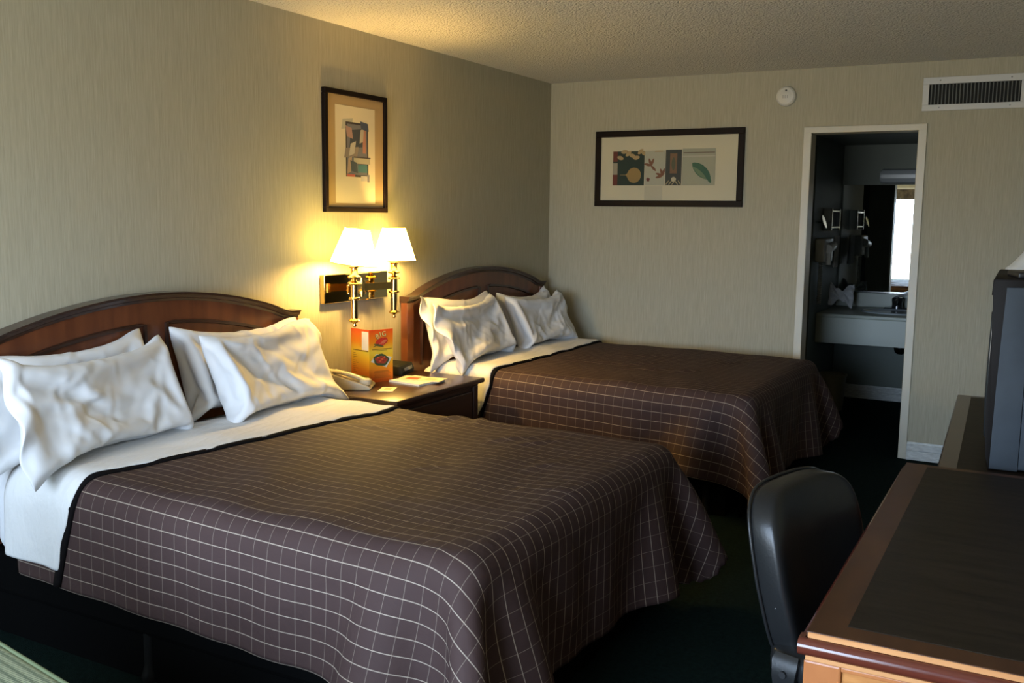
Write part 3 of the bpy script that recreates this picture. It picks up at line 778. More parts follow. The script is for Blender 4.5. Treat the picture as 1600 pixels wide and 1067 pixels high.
for s in (-1, 1):
    obj('corner_post', bx((0.555, s * (hw - 0.045) - 0.022, 0.05), (0.592, s * (hw - 0.045) + 0.022, NT - 0.04), 0.006), M['stand'], ns)
for z0, z1 in ((0.33, 0.56), (0.08, 0.31)):
    d = obj('drawer', bx((0.56, -hw + 0.075, z0), (0.590, hw - 0.075, z1), 0.007), M['stand'], ns)
    bm = B(); tube(bm, [(0.588 + 0.022 * math.sin(math.pi * k / 10), -0.045 + 0.009 * k, (z0 + z1) / 2 - 0.008 * math.sin(math.pi * k / 10)) for k in range(11)], 0.004, 8)
    obj('handle', bm, M['brass'], d, smooth=True)
# telephone
ph = thing('telephone', 'beige desk telephone at the left of the nightstand behind the near pillow', 'telephone', (0.20, -2.62, NT), R(28))
bm = B(); prism(bm, [(-0.105, 0), (0.115, 0), (0.12, 0.012), (0.105, 0.024), (-0.080, 0.082), (-0.105, 0.070)], -0.085, 0.085, 'y', 0.006)
obj('base', bm, M['beige'], ph, smooth=True, angle=35)
bm = B()
path = [(-0.115 + 0.022 * k, -0.052, 0.094 - 0.0054 * k + (0.012 * math.sin(math.pi * k / 10))) for k in range(11)]
sweep(bm, path, [(0.021 * math.cos(a), 0.011 * math.sin(a)) for a in np.linspace(0, 2 * math.pi, 12, endpoint=False)])
superell(bm, (-0.095, -0.052, 0.084), (0.03, 0.027, 0.018), 0.6, 0.7, 20, 12); superell(bm, (0.09, -0.052, 0.040), (0.03, 0.027, 0.018), 0.6, 0.7, 20, 12)
obj('handset', bm, M['beige'], ph, smooth=True, angle=50)
bm = B()
for i in range(4):
    for j in range(3):
        x = -0.02 + i * 0.024; z = 0.0805 - (x + 0.080) * 0.3135
        box(bm, (x - 0.008, 0.012 + j * 0.022, z - 0.004), (x + 0.008, 0.027 + j * 0.022, z + 0.0035), 0.001)
obj('keypad', bm, M['beige_dark'], ph)
# clock radio
cr_ = thing('clock_radio', 'dark clock radio at the back of the nightstand beside the orange menu', 'clock', (0.13, -2.12, NT), R(15))
bm = B(); prism(bm, [(-0.07, 0), (0.07, 0), (0.075, 0.02), (0.06, 0.052), (-0.065, 0.058), (-0.075, 0.03)], -0.095, 0.095, 'y', 0.005)
obj('case', bm, P('dark_green_plastic', (0.012, 0.014, 0.012), 0.6, spec=0.15), cr_, smooth=True, angle=35)
obj('display', bx((0.066, -0.07, 0.018), (0.074, 0.06, 0.042), 0.002), M['tv_glass'], cr_)
# menu card: two leaves standing open
Rm = (0.214, -2.473); mfold = Vector((0.205, -2.462)); ml_ = Vector((0.056, -2.418)); mr_ = Vector((0.258, -2.328)); MH = 0.275
mn = thing('menu_card', 'orange and yellow folded takeout menu standing open on the nightstand', 'menu', (mfold.x, mfold.y, NT))
def menu_mat():
    m, n, l, b = new_mat('menu_print')
    uv = n.new('ShaderNodeUVMap'); uv.uv_map = 'UVMap'; s = n.new('ShaderNodeSeparateXYZ'); l.new(uv.outputs[0], s.inputs[0])
    cr = n.new('ShaderNodeValToRGB'); els = cr.color_ramp.elements
    els[0].position = 0.0; els[0].color = (0.72, 0.12, 0.01, 1); els[1].position = 1.0; els[1].color = (0.72, 0.07, 0.01, 1)
    for p, c in ((0.22, (0.75, 0.22, 0.01)), (0.45, (0.80, 0.46, 0.02)), (0.58, (0.78, 0.58, 0.05)), (0.75, (0.78, 0.25, 0.01))):
        e_ = els.new(p); e_.color = (*c, 1)
    l.new(s.outputs['Y'], cr.inputs[0]); l.new(cr.outputs[0], b.inputs['Base Color']); b.inputs['Roughness'].default_value = 0.4
    return m
MM = menu_mat()
def leaf(a, b):
    """a standing leaf from a to b with a local frame on its room side"""
    d = (b - a); w = d.length; d = d / w; nrm = Vector((d.y, -d.x))      # right of a->b faces the room
    a3 = Vector((a.x - mfold.x, a.y - mfold.y, 0))
    fr = Matrix(((d.x, 0, nrm.x, a3.x), (d.y, 0, nrm.y, a3.y), (0, 1, 0, 0), (0, 0, 0, 1)))
    bm = B(); lay = bm.loops.layers.uv.new('UVMap')
    f = [bm.verts.new(fr @ Vector(p)) for p in ((0, 0, 0), (w, 0, 0), (w, MH, 0), (0, MH, 0))]
    k = [bm.verts.new(fr @ Vector(p)) for p in ((0, 0, -0.0012), (w, 0, -0.0012), (w, MH, -0.0012), (0, MH, -0.0012))]
    for q, uvs in (((f[0], f[1], f[2], f[3]), ((0, 0), (1, 0), (1, 1), (0, 1))), ((k[3], k[2], k[1], k[0]), ((0, 1), (1, 1), (1, 0), (0, 0))),
                   ((f[0], k[0], k[1], f[1]), ((0, 0),) * 4), ((f[1], k[1], k[2], f[2]), ((1, 0), (1, 0), (1, 1), (1, 1))), ((f[2], k[2], k[3], f[3]), ((1, 1),) * 4), ((f[3], k[3], k[0], f[0]), ((0, 1), (0, 1), (0, 0), (0, 0)))):
        fc = bm.faces.new(q)
        for lp, t_ in zip(fc.loops, uvs): lp[lay].uv = t_
    return obj('leaf', bm, MM, mn), fr, w
def decal(name, fr, shapes, parent):
    """flat printed shapes just proud of a leaf: (polygon or bmesh, colour, level)"""
    cols = []; bm = B()
    for sh, c, lv in shapes:
        if c not in cols: cols.append(c)
        k = cols.index(c)
        if isinstance(sh, bmesh.types.BMesh): merge(bm, sh, fr @ Matrix.Translation((0, 0, 0.0006 + lv * 0.0004)), k)
        else: quad(bm, [fr @ Vector((x, y, 0.0006 + lv * 0.0004)) for x, y in sh], k)
    return obj(name, bm, [flat(c) for c in cols], parent)
def rect(x0, y0, x1, y1): return [(x0, y0), (x1, y0), (x1, y1), (x0, y1)]
def ell(cx, cy, a, b, n=20, rot=0, wob=0): 
    out = []
    for k in range(n):
        t = 2 * math.pi * k / n; q = 1 + wob * math.sin(5 * t)
        x, y = a * q * math.cos(t), b * q * math.sin(t); out.append((cx + x * math.cos(rot) - y * math.sin(rot), cy + x * math.sin(rot) + y * math.cos(rot)))
    return out
lf, fl, wl_ = leaf(ml_, mfold)
dark, red, green, yel, wht = (0.16, 0.06, 0.01), (0.50, 0.03, 0.015), (0.03, 0.07, 0.03), (0.80, 0.66, 0.25), (0.80, 0.74, 0.62)
sh = [(rect(wl_ * 0.60, MH * 0.61, wl_ * 0.97, MH * 0.96), wht, 0), (rect(wl_ * 0.02, MH * 0.01, wl_ * 0.98, MH * 0.12), (0.42, 0.40, 0.04), 0),
      (rect(wl_ * 0.12, MH * 0.585, wl_ * 0.96, MH * 0.60), dark, 0)]
for k in range(11): sh.append((rect(wl_ * 0.12, MH * (0.53 - k * 0.036), wl_ * (0.25 + 0.07 * ((k * 7) % 3)), MH * (0.537 - k * 0.036)), dark, 0))
for k in range(4): sh.append((ell(wl_ * (0.2 + 0.2 * k), MH * 0.065, wl_ * 0.06, MH * 0.03), (0.25, 0.30, 0.03), 1))
sh.append((rect(wl_ * 0.2, MH * 0.7, wl_ * 0.23, MH * 0.88), (0.6, 0.2, 0.03), 0)); sh.append((rect(wl_ * 0.5, MH * 0.66, wl_ * 0.53, MH * 0.9), (0.6, 0.2, 0.03), 0))
decal('print', fl, sh, lf)
rf, frr, wr = leaf(mfold, mr_)
sh = [(ell(wr * 0.52, MH * 0.765, wr * 0.27, MH * 0.075, rot=0.25), red, 0), (ell(wr * 0.40, MH * 0.70, wr * 0.22, MH * 0.02, rot=-0.25), (0.10, 0.10, 0.03), 1),
      ([(wr * 0.36, MH * 0.70), (wr * 0.16, MH * 0.67), (wr * 0.18, MH * 0.685), (wr * 0.40, MH * 0.735)], green, 1)]
for k in range(3): sh.append(([(wr * (0.42 + k * 0.07), MH * 0.72), (wr * (0.44 + k * 0.07), MH * 0.72), (wr * (0.66 + k * 0.05), MH * 0.80), (wr * (0.64 + k * 0.05), MH * 0.80)], (0.72, 0.35, 0.2), 2))
for ch, px, py, ro in (('B', 0.34, 0.865, 0.5), ('I', 0.46, 0.895, 0.25), ('G', 0.61, 0.905, 0.05)):
    sh.append((merge(B(), text_bm(ch, 0.040, 0.0002), Matrix.Translation((wr * px, MH * py, 0)) @ Matrix.Rotation(ro, 4, 'Z')), (0.05, 0.08, 0.02), 3))
    sh.append((merge(B(), text_bm(ch, 0.037, 0.0002), Matrix.Translation((wr * px + 0.001, MH * py + 0.0015, 0)) @ Matrix.Rotation(ro, 4, 'Z')), (0.62, 0.58, 0.22), 4))
sh += [(rect(wr * 0.12, MH * 0.618, wr * 0.95, MH * 0.63), dark, 0), (rect(wr * 0.3, MH * 0.595, wr * 0.75, MH * 0.604), (0.2, 0.2, 0.03), 0)]
sh += [([(wr * 0.06, MH * 0.40), (wr * 0.30, MH * 0.54), (wr * 0.96, MH * 0.46), (wr * 0.72, MH * 0.27)], (0.66, 0.66, 0.60), 0),
       (ell(wr * 0.50, MH * 0.42, wr * 0.33, MH * 0.115, rot=-0.15, wob=0.06), green, 1), (ell(wr * 0.50, MH * 0.42, wr * 0.26, MH * 0.07, rot=-0.1, wob=0.1), (0.30, 0.035, 0.02), 2)]
for k in range(9): sh.append((ell(wr * (0.32 + 0.045 * k), MH * (0.40 + 0.035 * ((k * 5) % 3)), wr * 0.045, MH * 0.016, 10), ((0.55, 0.10, 0.03) if k % 2 else (0.20, 0.02, 0.01)), 3))
for k in range(6): sh.append((rect(wr * (0.22 - 0.03 * (k % 2)), MH * (0.20 - k * 0.024), wr * (0.80 + 0.05 * (k % 3)), MH * (0.207 - k * 0.024 + (0.006 if k < 2 else 0))), (0.30, 0.09, 0.01), 0))
decal('print', frr, sh, rf)
# papers
def paper(name, label, cat, loc, rotz, w, d, t, mat, marks=(), tilt=0.0):
    o = thing(name, label, cat, loc, rotz)
    obj('sheet', bx((-w / 2, -d / 2, 0), (w / 2, d / 2, t), 0.0), mat, o)
    if marks:
        bm = B(); cols = []
        for x0, y0, x1, y1, c in marks:
            if c not in cols: cols.append(c)
            quad(bm, [(x0 * w, y0 * d, t + 0.0006), (x1 * w, y0 * d, t + 0.0006), (x1 * w, y1 * d, t + 0.0006), (x0 * w, y1 * d, t + 0.0006)], cols.index(c))
        obj('print', bm, [flat(c) for c in cols], o)
    return o
paper('brochure', 'white booklet lying flat on the nightstand in front of the menu', 'brochure', (0.385, -2.29, NT), R(-8), 0.21, 0.20, 0.010, flat((0.78, 0.72, 0.58)), [(-0.4, -0.1, -0.1, 0.3, (0.62, 0.38, 0.18)), (-0.1, 0.1, 0.25, 0.35, (0.75, 0.62, 0.35))])
paper('leaflet', 'thin printed leaflet on top of the white booklet on the nightstand', 'leaflet', (0.40, -2.265, NT + 0.0105), R(10), 0.24, 0.12, 0.003, flat((0.74, 0.62, 0.42)), [(-0.35, -0.3, -0.05, 0.2, (0.42, 0.10, 0.03)), (0.1, -0.2, 0.35, 0.3, (0.70, 0.50, 0.28))])
paper('note_card', 'small pale card lying at the front left of the nightstand', 'card', (0.395, -2.565, NT), R(24), 0.075, 0.12, 0.003, flat((0.74, 0.66, 0.42)), [(-0.2, -0.2, 0.25, 0.25, (0.62, 0.42, 0.16))])

# ------------------------------------------------------------------ brass wall lamp with two swing arms
lamp = thing('wall_lamp', 'brass wall lamp with two lit white shades above the nightstand', 'lamp', (0, -2.33, 1.108))
obj('wall_plate', bx((0.0, -0.27, -0.073), (0.032, 0.27, 0.073), 0.003), M['brass_plate'], lamp)
bm = B(); cyl(bm, (0.062, 0.0, -0.05), (0.062, 0.0, 0.05), 0.012); cyl(bm, (0.062, 0, 0.022), (0.062, 0, 0.034), 0.021); cyl(bm, (0.062, 0, -0.034), (0.062, 0, -0.022), 0.021)
box(bm, (0.03, -0.012, -0.02), (0.062, 0.012, 0.02)); obj('hub', bm, M['brass'], lamp, smooth=True, angle=40)
def lamp_arm(tip, elbow, tilt, zs):
    """square arm, turned stem, candle tube, shade and its bulb"""
    x, y = tip
    bm = B()
    pr = [(-0.006, -0.019), (0.006, -0.019), (0.006, 0.019), (-0.006, 0.019)]
    pts = [(0.062, 0, 0.0)] + ([(elbow[0], elbow[1], 0.0)] if elbow else []) + [(x, y, 0.0)]
    for a, b in zip(pts, pts[1:]): sweep(bm, [a, b], pr)
    if elbow: cyl(bm, (elbow[0], elbow[1], -0.024), (elbow[0], elbow[1], 0.024), 0.011)
    obj('arm', bm, M['brass'], lamp, smooth=True, angle=40)
    z0 = zs
    st = B()
    lathe(st, [(0.0000, -0.182), (0.0077, -0.180), (0.0115, -0.172), (0.0077, -0.165), (0.0090, -0.160), (0.0282, -0.152), (0.0307, -0.146), (0.0205, -0.140), (0.0166, -0.135)], 24, (x, y, z0))
    obj('finial', st, M['brass'], lamp, smooth=True, angle=60); st = B()
    lathe(st, [(0.0166, -0.045), (0.0269, -0.043), (0.0294, -0.037), (0.0269, -0.031), (0.0166, -0.029)], 24, (x, y, z0))
    obj('collar', st, M['brass'], lamp, smooth=True, angle=60); st = B()
    lathe(st, [(0.0166, 0.030), (0.0307, 0.033), (0.0333, 0.040), (0.0282, 0.046), (0.0128, 0.050), (0.0102, 0.058), (0.0154, 0.062), (0.0320, 0.067), (0.0333, 0.073), (0.0230, 0.079), (0.0179, 0.084), (0.0179, 0.115), (0.0218, 0.117), (0.0230, 0.125), (0.0154, 0.127), (0.0000, 0.127)], 24, (x, y, z0))
    o = obj('candle_socket', st, M['brass'], lamp, smooth=True, angle=60)
    st = B(); cyl(st, (x, y, z0 - 0.137), (x, y, z0 - 0.042), 0.0185); cyl(st, (x, y, z0 - 0.031), (x, y, z0 + 0.032), 0.0185)
    obj('stem_tube', st, M['brass_tube'], lamp, smooth=True, angle=40)
    zb = z0 + 0.135
    bm = B(); lathe(bm, [(0.119, 0.0), (0.062, 0.178)], 48)
    so = obj('lamp_shade', bm, M['shade'], lamp, smooth=True); so.location = (x, y, zb); so.rotation_euler = tilt
    trm = P('shade_trim', (0.45, 0.33, 0.16), 0.6)
    for r, z in ((0.119, 0.001), (0.0622, 0.177)):
        bm = B(); tube(bm, [(r * math.cos(t), r * math.sin(t), z) for t in np.linspace(0, 2 * math.pi, 48, endpoint=False)], 0.0018, 6, closed=True)
        obj('trim_ring', bm, trm, so, smooth=True)
    bm = B(); superell(bm, (x, y, zb + 0.045), (0.025, 0.025, 0.032), 1, 1, 20, 14)
    bo = obj('bulb', bm, M['bulb'], lamp, smooth=True, angle=50)
lamp_arm((0.20, -0.245), (0.10, -0.16), (R(-3), R(5.5), 0), 0.0)
lamp_arm((0.11, 0.222), None, (0, 0, 0), 0.0)

# ------------------------------------------------------------------ framed pictures
def picture(name, label, plane, a0, a1, z0, z1, fw, mat_board, paper_rect, shapes):
    """plane 'x': on the left wall (a = y); plane 'y': on the far wall (a = x)"""
    cx, cz = (a0 + a1) / 2, (z0 + z1) / 2
    root = thing(name, label, 'picture', (0.0, cx, cz) if plane == 'x' else (cx, 0.0, cz))
    w, h = (a1 - a0) / 2, (z1 - z0) / 2
    def L(a, z, d): return (d, a, z) if plane == 'x' else (a, -d, z)
    def slab(bm, a, b, c, d, d0, d1, bev=0.0, mat=0):
        p, q = L(a, c, d0), L(b, d, d1); box(bm, tuple(min(s, t) for s, t in zip(p, q)), tuple(max(s, t) for s, t in zip(p, q)), bev, 2, mat)
    bm = B()
    slab(bm, -w, w, h - fw, h, 0.0, 0.024, 0.003); slab(bm, -w, w, -h, -h + fw, 0.0, 0.024, 0.003)
    slab(bm, -w, -w + fw, -h + fw, h - fw, 0.0, 0.024, 0.003); slab(bm, w - fw, w, -h + fw, h - fw, 0.0, 0.024, 0.003)
    obj('frame', bm, M['frame'], root)
    bm = B(); slab(bm, -w + fw, w - fw, -h + fw, h - fw, 0.004, 0.010); obj('mat_board', bm, mat_board, root)
    cols = []; bm = B(); n = 0
    for poly, c in shapes:
        if c not in cols: cols.append(c)
        n += 1; f = quad(bm, [L(x, y, 0.0106 + 0.00007 * n) for x, y in poly], cols.index(c))
    o = obj('print', bm, [flat(c, 0.8) for c in cols], root)
    return root
# left wall: tan mat, cream sheet, a small collage of torn painted paper
def rr(x0, z0, x1, z1, sk=0.0): return [(x0, z0), (x1, z0 + sk), (x1 + sk, z1 + sk), (x0 + sk, z1)]
w1, h1 = 0.2645, 0.3075
sh = [(rr(-0.17, -0.262, 0.165, 0.235), (0.66, 0.58, 0.42))]
sh += [(rr(-0.12, 0.115, -0.035, 0.165, 0.01), (0.42, 0.40, 0.32)), (rr(-0.085, -0.125, 0.105, 0.155), (0.035, 0.028, 0.03)), (rr(-0.075, -0.115, 0.095, 0.145), (0.15, 0.15, 0.18)),
       (rr(-0.055, 0.02, 0.055, 0.115, 0.012), (0.045, 0.055, 0.075)), (rr(-0.075, 0.08, -0.025, 0.135, -0.01), (0.36, 0.22, 0.19)), (rr(0.058, 0.0, 0.085, 0.135), (0.40, 0.18, 0.13)),
       (rr(0.03, 0.05, 0.06, 0.12, 0.01), (0.40, 0.36, 0.29)), (rr(0.045, 0.125, 0.11, 0.165, -0.008), (0.05, 0.07, 0.12)), (rr(-0.10, -0.03, 0.01, 0.02, 0.012), (0.24, 0.20, 0.17)),
       (rr(-0.06, -0.02, -0.015, 0.045, 0.015), (0.46, 0.42, 0.36)), (rr(-0.02, -0.055, 0.12, -0.02), (0.38, 0.35, 0.27)), (rr(-0.02, -0.026, 0.125, -0.02), (0.05, 0.04, 0.04)),
       (rr(-0.075, -0.11, -0.045, -0.03, 0.01), (0.40, 0.29, 0.21)), (rr(-0.04, -0.095, 0.015, -0.04, -0.01), (0.06, 0.08, 0.10)), (rr(0.015, -0.10, 0.095, -0.06), (0.06, 0.17, 0.20)),
       (rr(-0.08, -0.125, -0.01, -0.112), (0.45, 0.12, 0.09)), (rr(0.04, -0.145, 0.115, -0.118), (0.50, 0.47, 0.44)), (rr(0.095, -0.15, 0.115, -0.11), (0.22, 0.22, 0.25))]
picture('framed_picture', 'tall dark-framed abstract collage above the wall lamp', 'x', -2.57, -2.041, 1.50, 2.119, 0.026, M['mat_tan'], None, sh)
# far wall: pressed-leaf panels on a cream mat
def lp(cx, cz, a, b, rot, n=14):
    """pointed leaf outline"""
    out = []
    for k in range(n): 
        t = k / n; x = math.cos(2 * math.pi * t); y = math.sin(2 * math.pi * t) * (abs(math.sin(2 * math.pi * t)) ** 0.5)
        out.append((cx + a * x * math.cos(rot) - b * y * math.sin(rot), cz + a * x * math.sin(rot) + b * y * math.cos(rot)))
    return out
DG, RB, GO = (0.022, 0.040, 0.032), (0.13, 0.035, 0.025), (0.40, 0.29, 0.14)
PG = (0.36, 0.36, 0.27)
sh = [(rr(-0.40, -0.115, -0.165, 0.12), DG), (rr(-0.40, 0.05, -0.365, 0.12), RB), (rr(-0.40, -0.115, -0.365, -0.04), RB), (rr(-0.40, -0.04, -0.365, 0.04), (0.32, 0.29, 0.23))]
for k in range(7): sh.append((lp(-0.345 + 0.03 * k, 0.075 + 0.014 * ((k * 3) % 4), 0.026, 0.014, 0.5 * (k % 3) - 0.3), GO))
sh += [(ell(-0.24, -0.045, 0.052, 0.053), (0.30, 0.20, 0.075)), ([(-0.305, -0.042), (-0.275, -0.075), (-0.27, -0.015)], (0.30, 0.20, 0.075)), (rr(-0.345, -0.044, -0.30, -0.040), (0.26, 0.18, 0.08))]
sh += [(rr(-0.16, -0.115, -0.015, 0.12), (0.42, 0.41, 0.32)), (rr(-0.16, -0.215, -0.03, -0.12), (0.49, 0.46, 0.35)), (rr(-0.09, 0.112, -0.03, 0.119), GO)]
for cx, cz, rots in ((-0.115, 0.02, (2.9, 1.9, 1.2, -0.8)), (-0.03, -0.05, (2.8, 1.9, 1.3, 3.4))):
    for r_ in rots: sh.append((lp(cx + 0.025 * math.cos(r_), cz + 0.025 * math.sin(r_), 0.028, 0.009, r_), (0.20, 0.09, 0.05)))
sh.append((ell(-0.135, -0.075, 0.013, 0.014, 12, wob=0.25), (0.16, 0.05, 0.04)))
sh += [(rr(-0.01, -0.115, 0.105, 0.125), (0.055, 0.06, 0.055)), (rr(0.022, -0.035, 0.072, 0.10), (0.20, 0.12, 0.07)), (lp(0.047, 0.03, 0.045, 0.014, 1.57), (0.10, 0.11, 0.07)), (ell(0.05, -0.075, 0.018, 0.016), (0.50, 0.44, 0.30))]
for k in range(5): sh.append((lp(0.005 + 0.022 * k, -0.098, 0.02, 0.004, 0.9 if k < 3 else 2.2), (0.36, 0.30, 0.17)))
sh += [(rr(0.11, -0.115, 0.34, 0.13), PG), (rr(0.115, 0.10, 0.335, 0.105, 0.0), (0.14, 0.09, 0.06)), (rr(0.11, 0.075, 0.34, 0.082), (0.48, 0.45, 0.36)),
       (lp(0.245, -0.02, 0.085, 0.038, -0.70), (0.055, 0.13, 0.085)), (lp(0.235, -0.035, 0.065, 0.014, -0.72), (0.15, 0.22, 0.13)), (lp(0.30, -0.075, 0.03, 0.012, -1.1), (0.055, 0.13, 0.085))]
picture('framed_picture', 'wide dark-framed picture of pressed leaves on the far wall', 'y', 0.368, 1.434, 1.565, 2.087, 0.042, M['mat_cream'], None, sh)

# ------------------------------------------------------------------ smoke detector and vent on the far wall
sd = thing('smoke_detector', 'round white smoke detector high on the far wall', 'smoke detector', (1.69, 0, 2.272))
bm = B(); lathe(bm, [(0.0, 0.038), (0.030, 0.038), (0.034, 0.036), (0.050, 0.034), (0.060, 0.026), (0.064, 0.012), (0.064, 0.0), (0, 0)], 48)
bmesh.ops.rotate(bm, verts=bm.verts, cent=(0, 0, 0), matrix=Matrix.Rotation(R(90), 3, 'X')); obj('cover', bm, M['white_plastic'], sd, smooth=True, angle=30)
bm = B(); 
for x in (-0.014, 0.0, 0.014): box(bm, (x - 0.002, -0.0395, -0.014), (x + 0.002, -0.037, 0.006))
obj('grille', bm, P('grey_slot', (0.35, 0.34, 0.31), 0.6), sd)
bm = B(); cyl(bm, (0.004, -0.040, 0.034), (0.004, -0.030, 0.034), 0.006, 14); obj('indicator_light', bm, M['black_plastic'], sd, smooth=True, angle=40)
vt = thing('air_vent', 'white wall air vent with vertical louvres above the door', 'vent', (2.79, 0, 2.245))
VW, VH = 0.285, 0.098
bm = B()
for lo, hi in (((-VW, -0.012, 0.058), (VW, 0, VH)), ((-VW, -0.012, -VH), (VW, 0, -0.062)), ((-VW, -0.012, -0.062), (-0.250, 0, 0.058)), ((0.243, -0.012, -0.062), (VW, 0, 0.058))): box(bm, lo, hi, 0.002)
obj('frame', bm, M['vent_white'], vt)
obj('duct', bx((-0.25, -0.003, -0.062), (0.243, -0.001, 0.058)), M['vent_dark'], vt)
bm = B()
for k in range(25):
    x = -0.240 + k * 0.0196
    quad(bm, [(x, -0.010, -0.062), (x + 0.005, -0.004, -0.062), (x + 0.005, -0.004, 0.058), (x, -0.010, 0.058)]); quad(bm, [(x + 0.005, -0.004, -0.062), (x + 0.0062, -0.0045, -0.062), (x + 0.0062, -0.0045, 0.058), (x + 0.005, -0.004, 0.058)])
    quad(bm, [(x, -0.010, -0.062), (x + 0.0062, -0.0045, -0.062), (x + 0.0062, -0.0045, 0.058), (x, -0.010, 0.058)])
obj('louvre', bm, P('louvre_grey', (0.20, 0.21, 0.20), 0.5), vt)
for x in (-0.19, 0.19):
    for z in (0.079, -0.080):
        bm = B(); cyl(bm, (x, -0.0135, z), (x, -0.011, z), 0.004, 12); obj('screw', bm, M['steel_tube'], vt)

# ------------------------------------------------------------------ desk, leather chair
DKX0, DKY0, DKY1, DKZ = 2.90, -4.75, -3.336, 0.76
dk = thing('desk', 'wooden desk with a dark top inlay in the right foreground', 'desk', ((DKX0 + RX) / 2, (DKY0 + DKY1) / 2, 0))
off = (-(DKX0 + RX) / 2, -(DKY0 + DKY1) / 2, 0)
X1 = RX - 0.015
bm = bx((DKX0, DKY0, DKZ - 0.012), (X1, DKY1, DKZ), 0.002); tp = obj('top', bm, M['desk_edge'], dk, off=off)
obj('inlay', bx((DKX0 + 0.062, DKY0 + 0.055, DKZ - 0.001), (X1 - 0.05, DKY1 - 0.035, DKZ + 0.0012), 0.0006, 1), M['inlay'], tp, off=off)['label'] = 'dark inset writing surface'
o = obj('top_strip', bx((DKX0 + 0.003, DKY0 - 0.002, DKZ - 0.012), (X1, DKY0 + 0.004, DKZ - 0.0015), 0.001, 1), M['desk_strip'], tp, off=off)
pr = [(0.0, DKZ - 0.046)]
pr = [(DKY0 + 0.02, DKZ - 0.0445), (DKY0 + 0.02, DKZ - 0.0125)] + [(DKY0 - 0.002 - 0.014 * math.sin(t), DKZ - 0.0285 + 0.016 * math.cos(t)) for t in np.linspace(0, math.pi, 12)]
bm = B(); prism(bm, pr, DKX0 - 0.012, X1, 'x')
prl = [(DKX0 + 0.02, DKZ - 0.0445), (DKX0 + 0.02, DKZ - 0.0125)] + [(DKX0 - 0.002 - 0.012 * math.sin(t), DKZ - 0.0285 + 0.016 * math.cos(t)) for t in np.linspace(0, math.pi, 12)]
prism(bm, prl, DKY0 + 0.001, DKY1, 'y')
obj('bullnose', bm, M['bullnose'], tp, smooth=True, angle=35, off=off)['label'] = 'rounded dark red edge moulding'
obj('under_strip', bx((DKX0 + 0.0, DKY0 + 0.001, DKZ - 0.056), (X1, DKY0 + 0.03, DKZ - 0.044), 0.001, 1), M['desk_strip'], dk, off=off)
def pedestal(y0, y1):
    bm = bx((DKX0 + 0.02, y0, 0.04), (X1, y1, DKZ - 0.045)); p = obj('pedestal', bm, M['desk_edge'], dk, off=off); return p
ped = pedestal(DKY0 + 0.02, DKY0 + 0.34); pedestal(DKY1 - 0.34, DKY1 - 0.01)
obj('modesty_panel', bx((X1 - 0.05, DKY0 + 0.34, 0.25), (X1 - 0.03, DKY1 - 0.34, DKZ - 0.045)), M['desk_edge'], dk, off=off)
for xa in (DKX0 - 0.003, X1 - 0.068): obj('corner_post', bx((xa, DKY0 + 0.002, 0.0), (xa + 0.066, DKY0 + 0.03, DKZ - 0.056), 0.004), M['desk_post'], dk, off=off)
obj('end_panel', bx((DKX0 + 0.063, DKY0 + 0.010, 0.04), (X1 - 0.068, DKY0 + 0.03, DKZ - 0.062), 0.002), M['desk_panel'], dk, off=off)
obj('panel_bead', bx((DKX0 + 0.062, DKY0 + 0.004, DKZ - 0.066), (X1 - 0.068, DKY0 + 0.03, DKZ - 0.057), 0.002), M['desk_post'], dk, off=off)
for ya, yb in ((DKY0 + 0.035, DKY0 + 0.325), (DKY1 - 0.325, DKY1 - 0.025)):
    for z0, z1 in ((0.08, 0.30), (0.31, 0.51), (0.52, 0.70)):
        d = obj('drawer', bx((DKX0 + 0.006, ya, z0), (DKX0 + 0.03, yb, z1), 0.004), M['desk_post'], dk, off=off)
        bm = B(); ym = (ya + yb) / 2; zc = (z0 + z1) / 2
        tube(bm, [(DKX0 + 0.006 - 0.02 * math.sin(math.pi * k / 8), ym - 0.04 + 0.01 * k, zc) for k in range(9)], 0.004, 8); obj('handle', bm, M['brass'], d, smooth=True, off=off)

ch = thing('desk_chair', 'black leather desk chair tucked in at the left of the wooden desk', 'chair', (3.0, -4.13, 0), R(-15))
# local frame: +x faces the desk, backrest at -x
def back_fn(p):
    z = p.z / 0.205                      # -1 bottom .. 1 top
    w = 1.0 - 0.10 * max(0, -z)          # narrows to the seat
    q = Vector((p.x, p.y * w, p.z))
    q.x += -0.045 * z - 0.035 * (1 - (p.y / 0.24) ** 2) + 0.02       # reclined, dished
    return q
bm = B(); superell(bm, (-0.24, 0, 0.65), (0.050, 0.225, 0.205), 0.45, 0.40, 64, 40, back_fn)
bk = obj('backrest', bm, M['leather'], ch, smooth=True)
bm = B(); pth = []
for t in np.linspace(0, 2 * math.pi, 72, endpoint=False):
    sg = lambda w, e: math.copysign(abs(w) ** e, w)
    p = back_fn(Vector((-0.034, 0.224 * sg(math.cos(t), 0.45), 0.204 * sg(math.sin(t), 0.45)))); pth.append((p.x - 0.24, p.y, p.z + 0.65))
tube(bm, pth, 0.0045, 8, closed=True, up=(1, 0, 0)); obj('piping', bm, M['leather'], bk, smooth=True)
bm = B(); pth = []
for k in range(25):
    y = -0.236 + 0.472 * k / 24; p = back_fn(Vector((0.047 * (1 - abs(y / 0.236) ** 6), y * 0.955, -0.05))); pth.append((p.x - 0.24, p.y, p.z + 0.65))
tube(bm, pth, 0.003, 6); obj('seam', bm, M['black_plastic'], bk, smooth=True)
bm = B(); superell(bm, (0.0, 0, 0.47), (0.25, 0.245, 0.055), 0.5, 0.4, 56, 20); obj('seat', bm, M['leather'], ch, smooth=True)
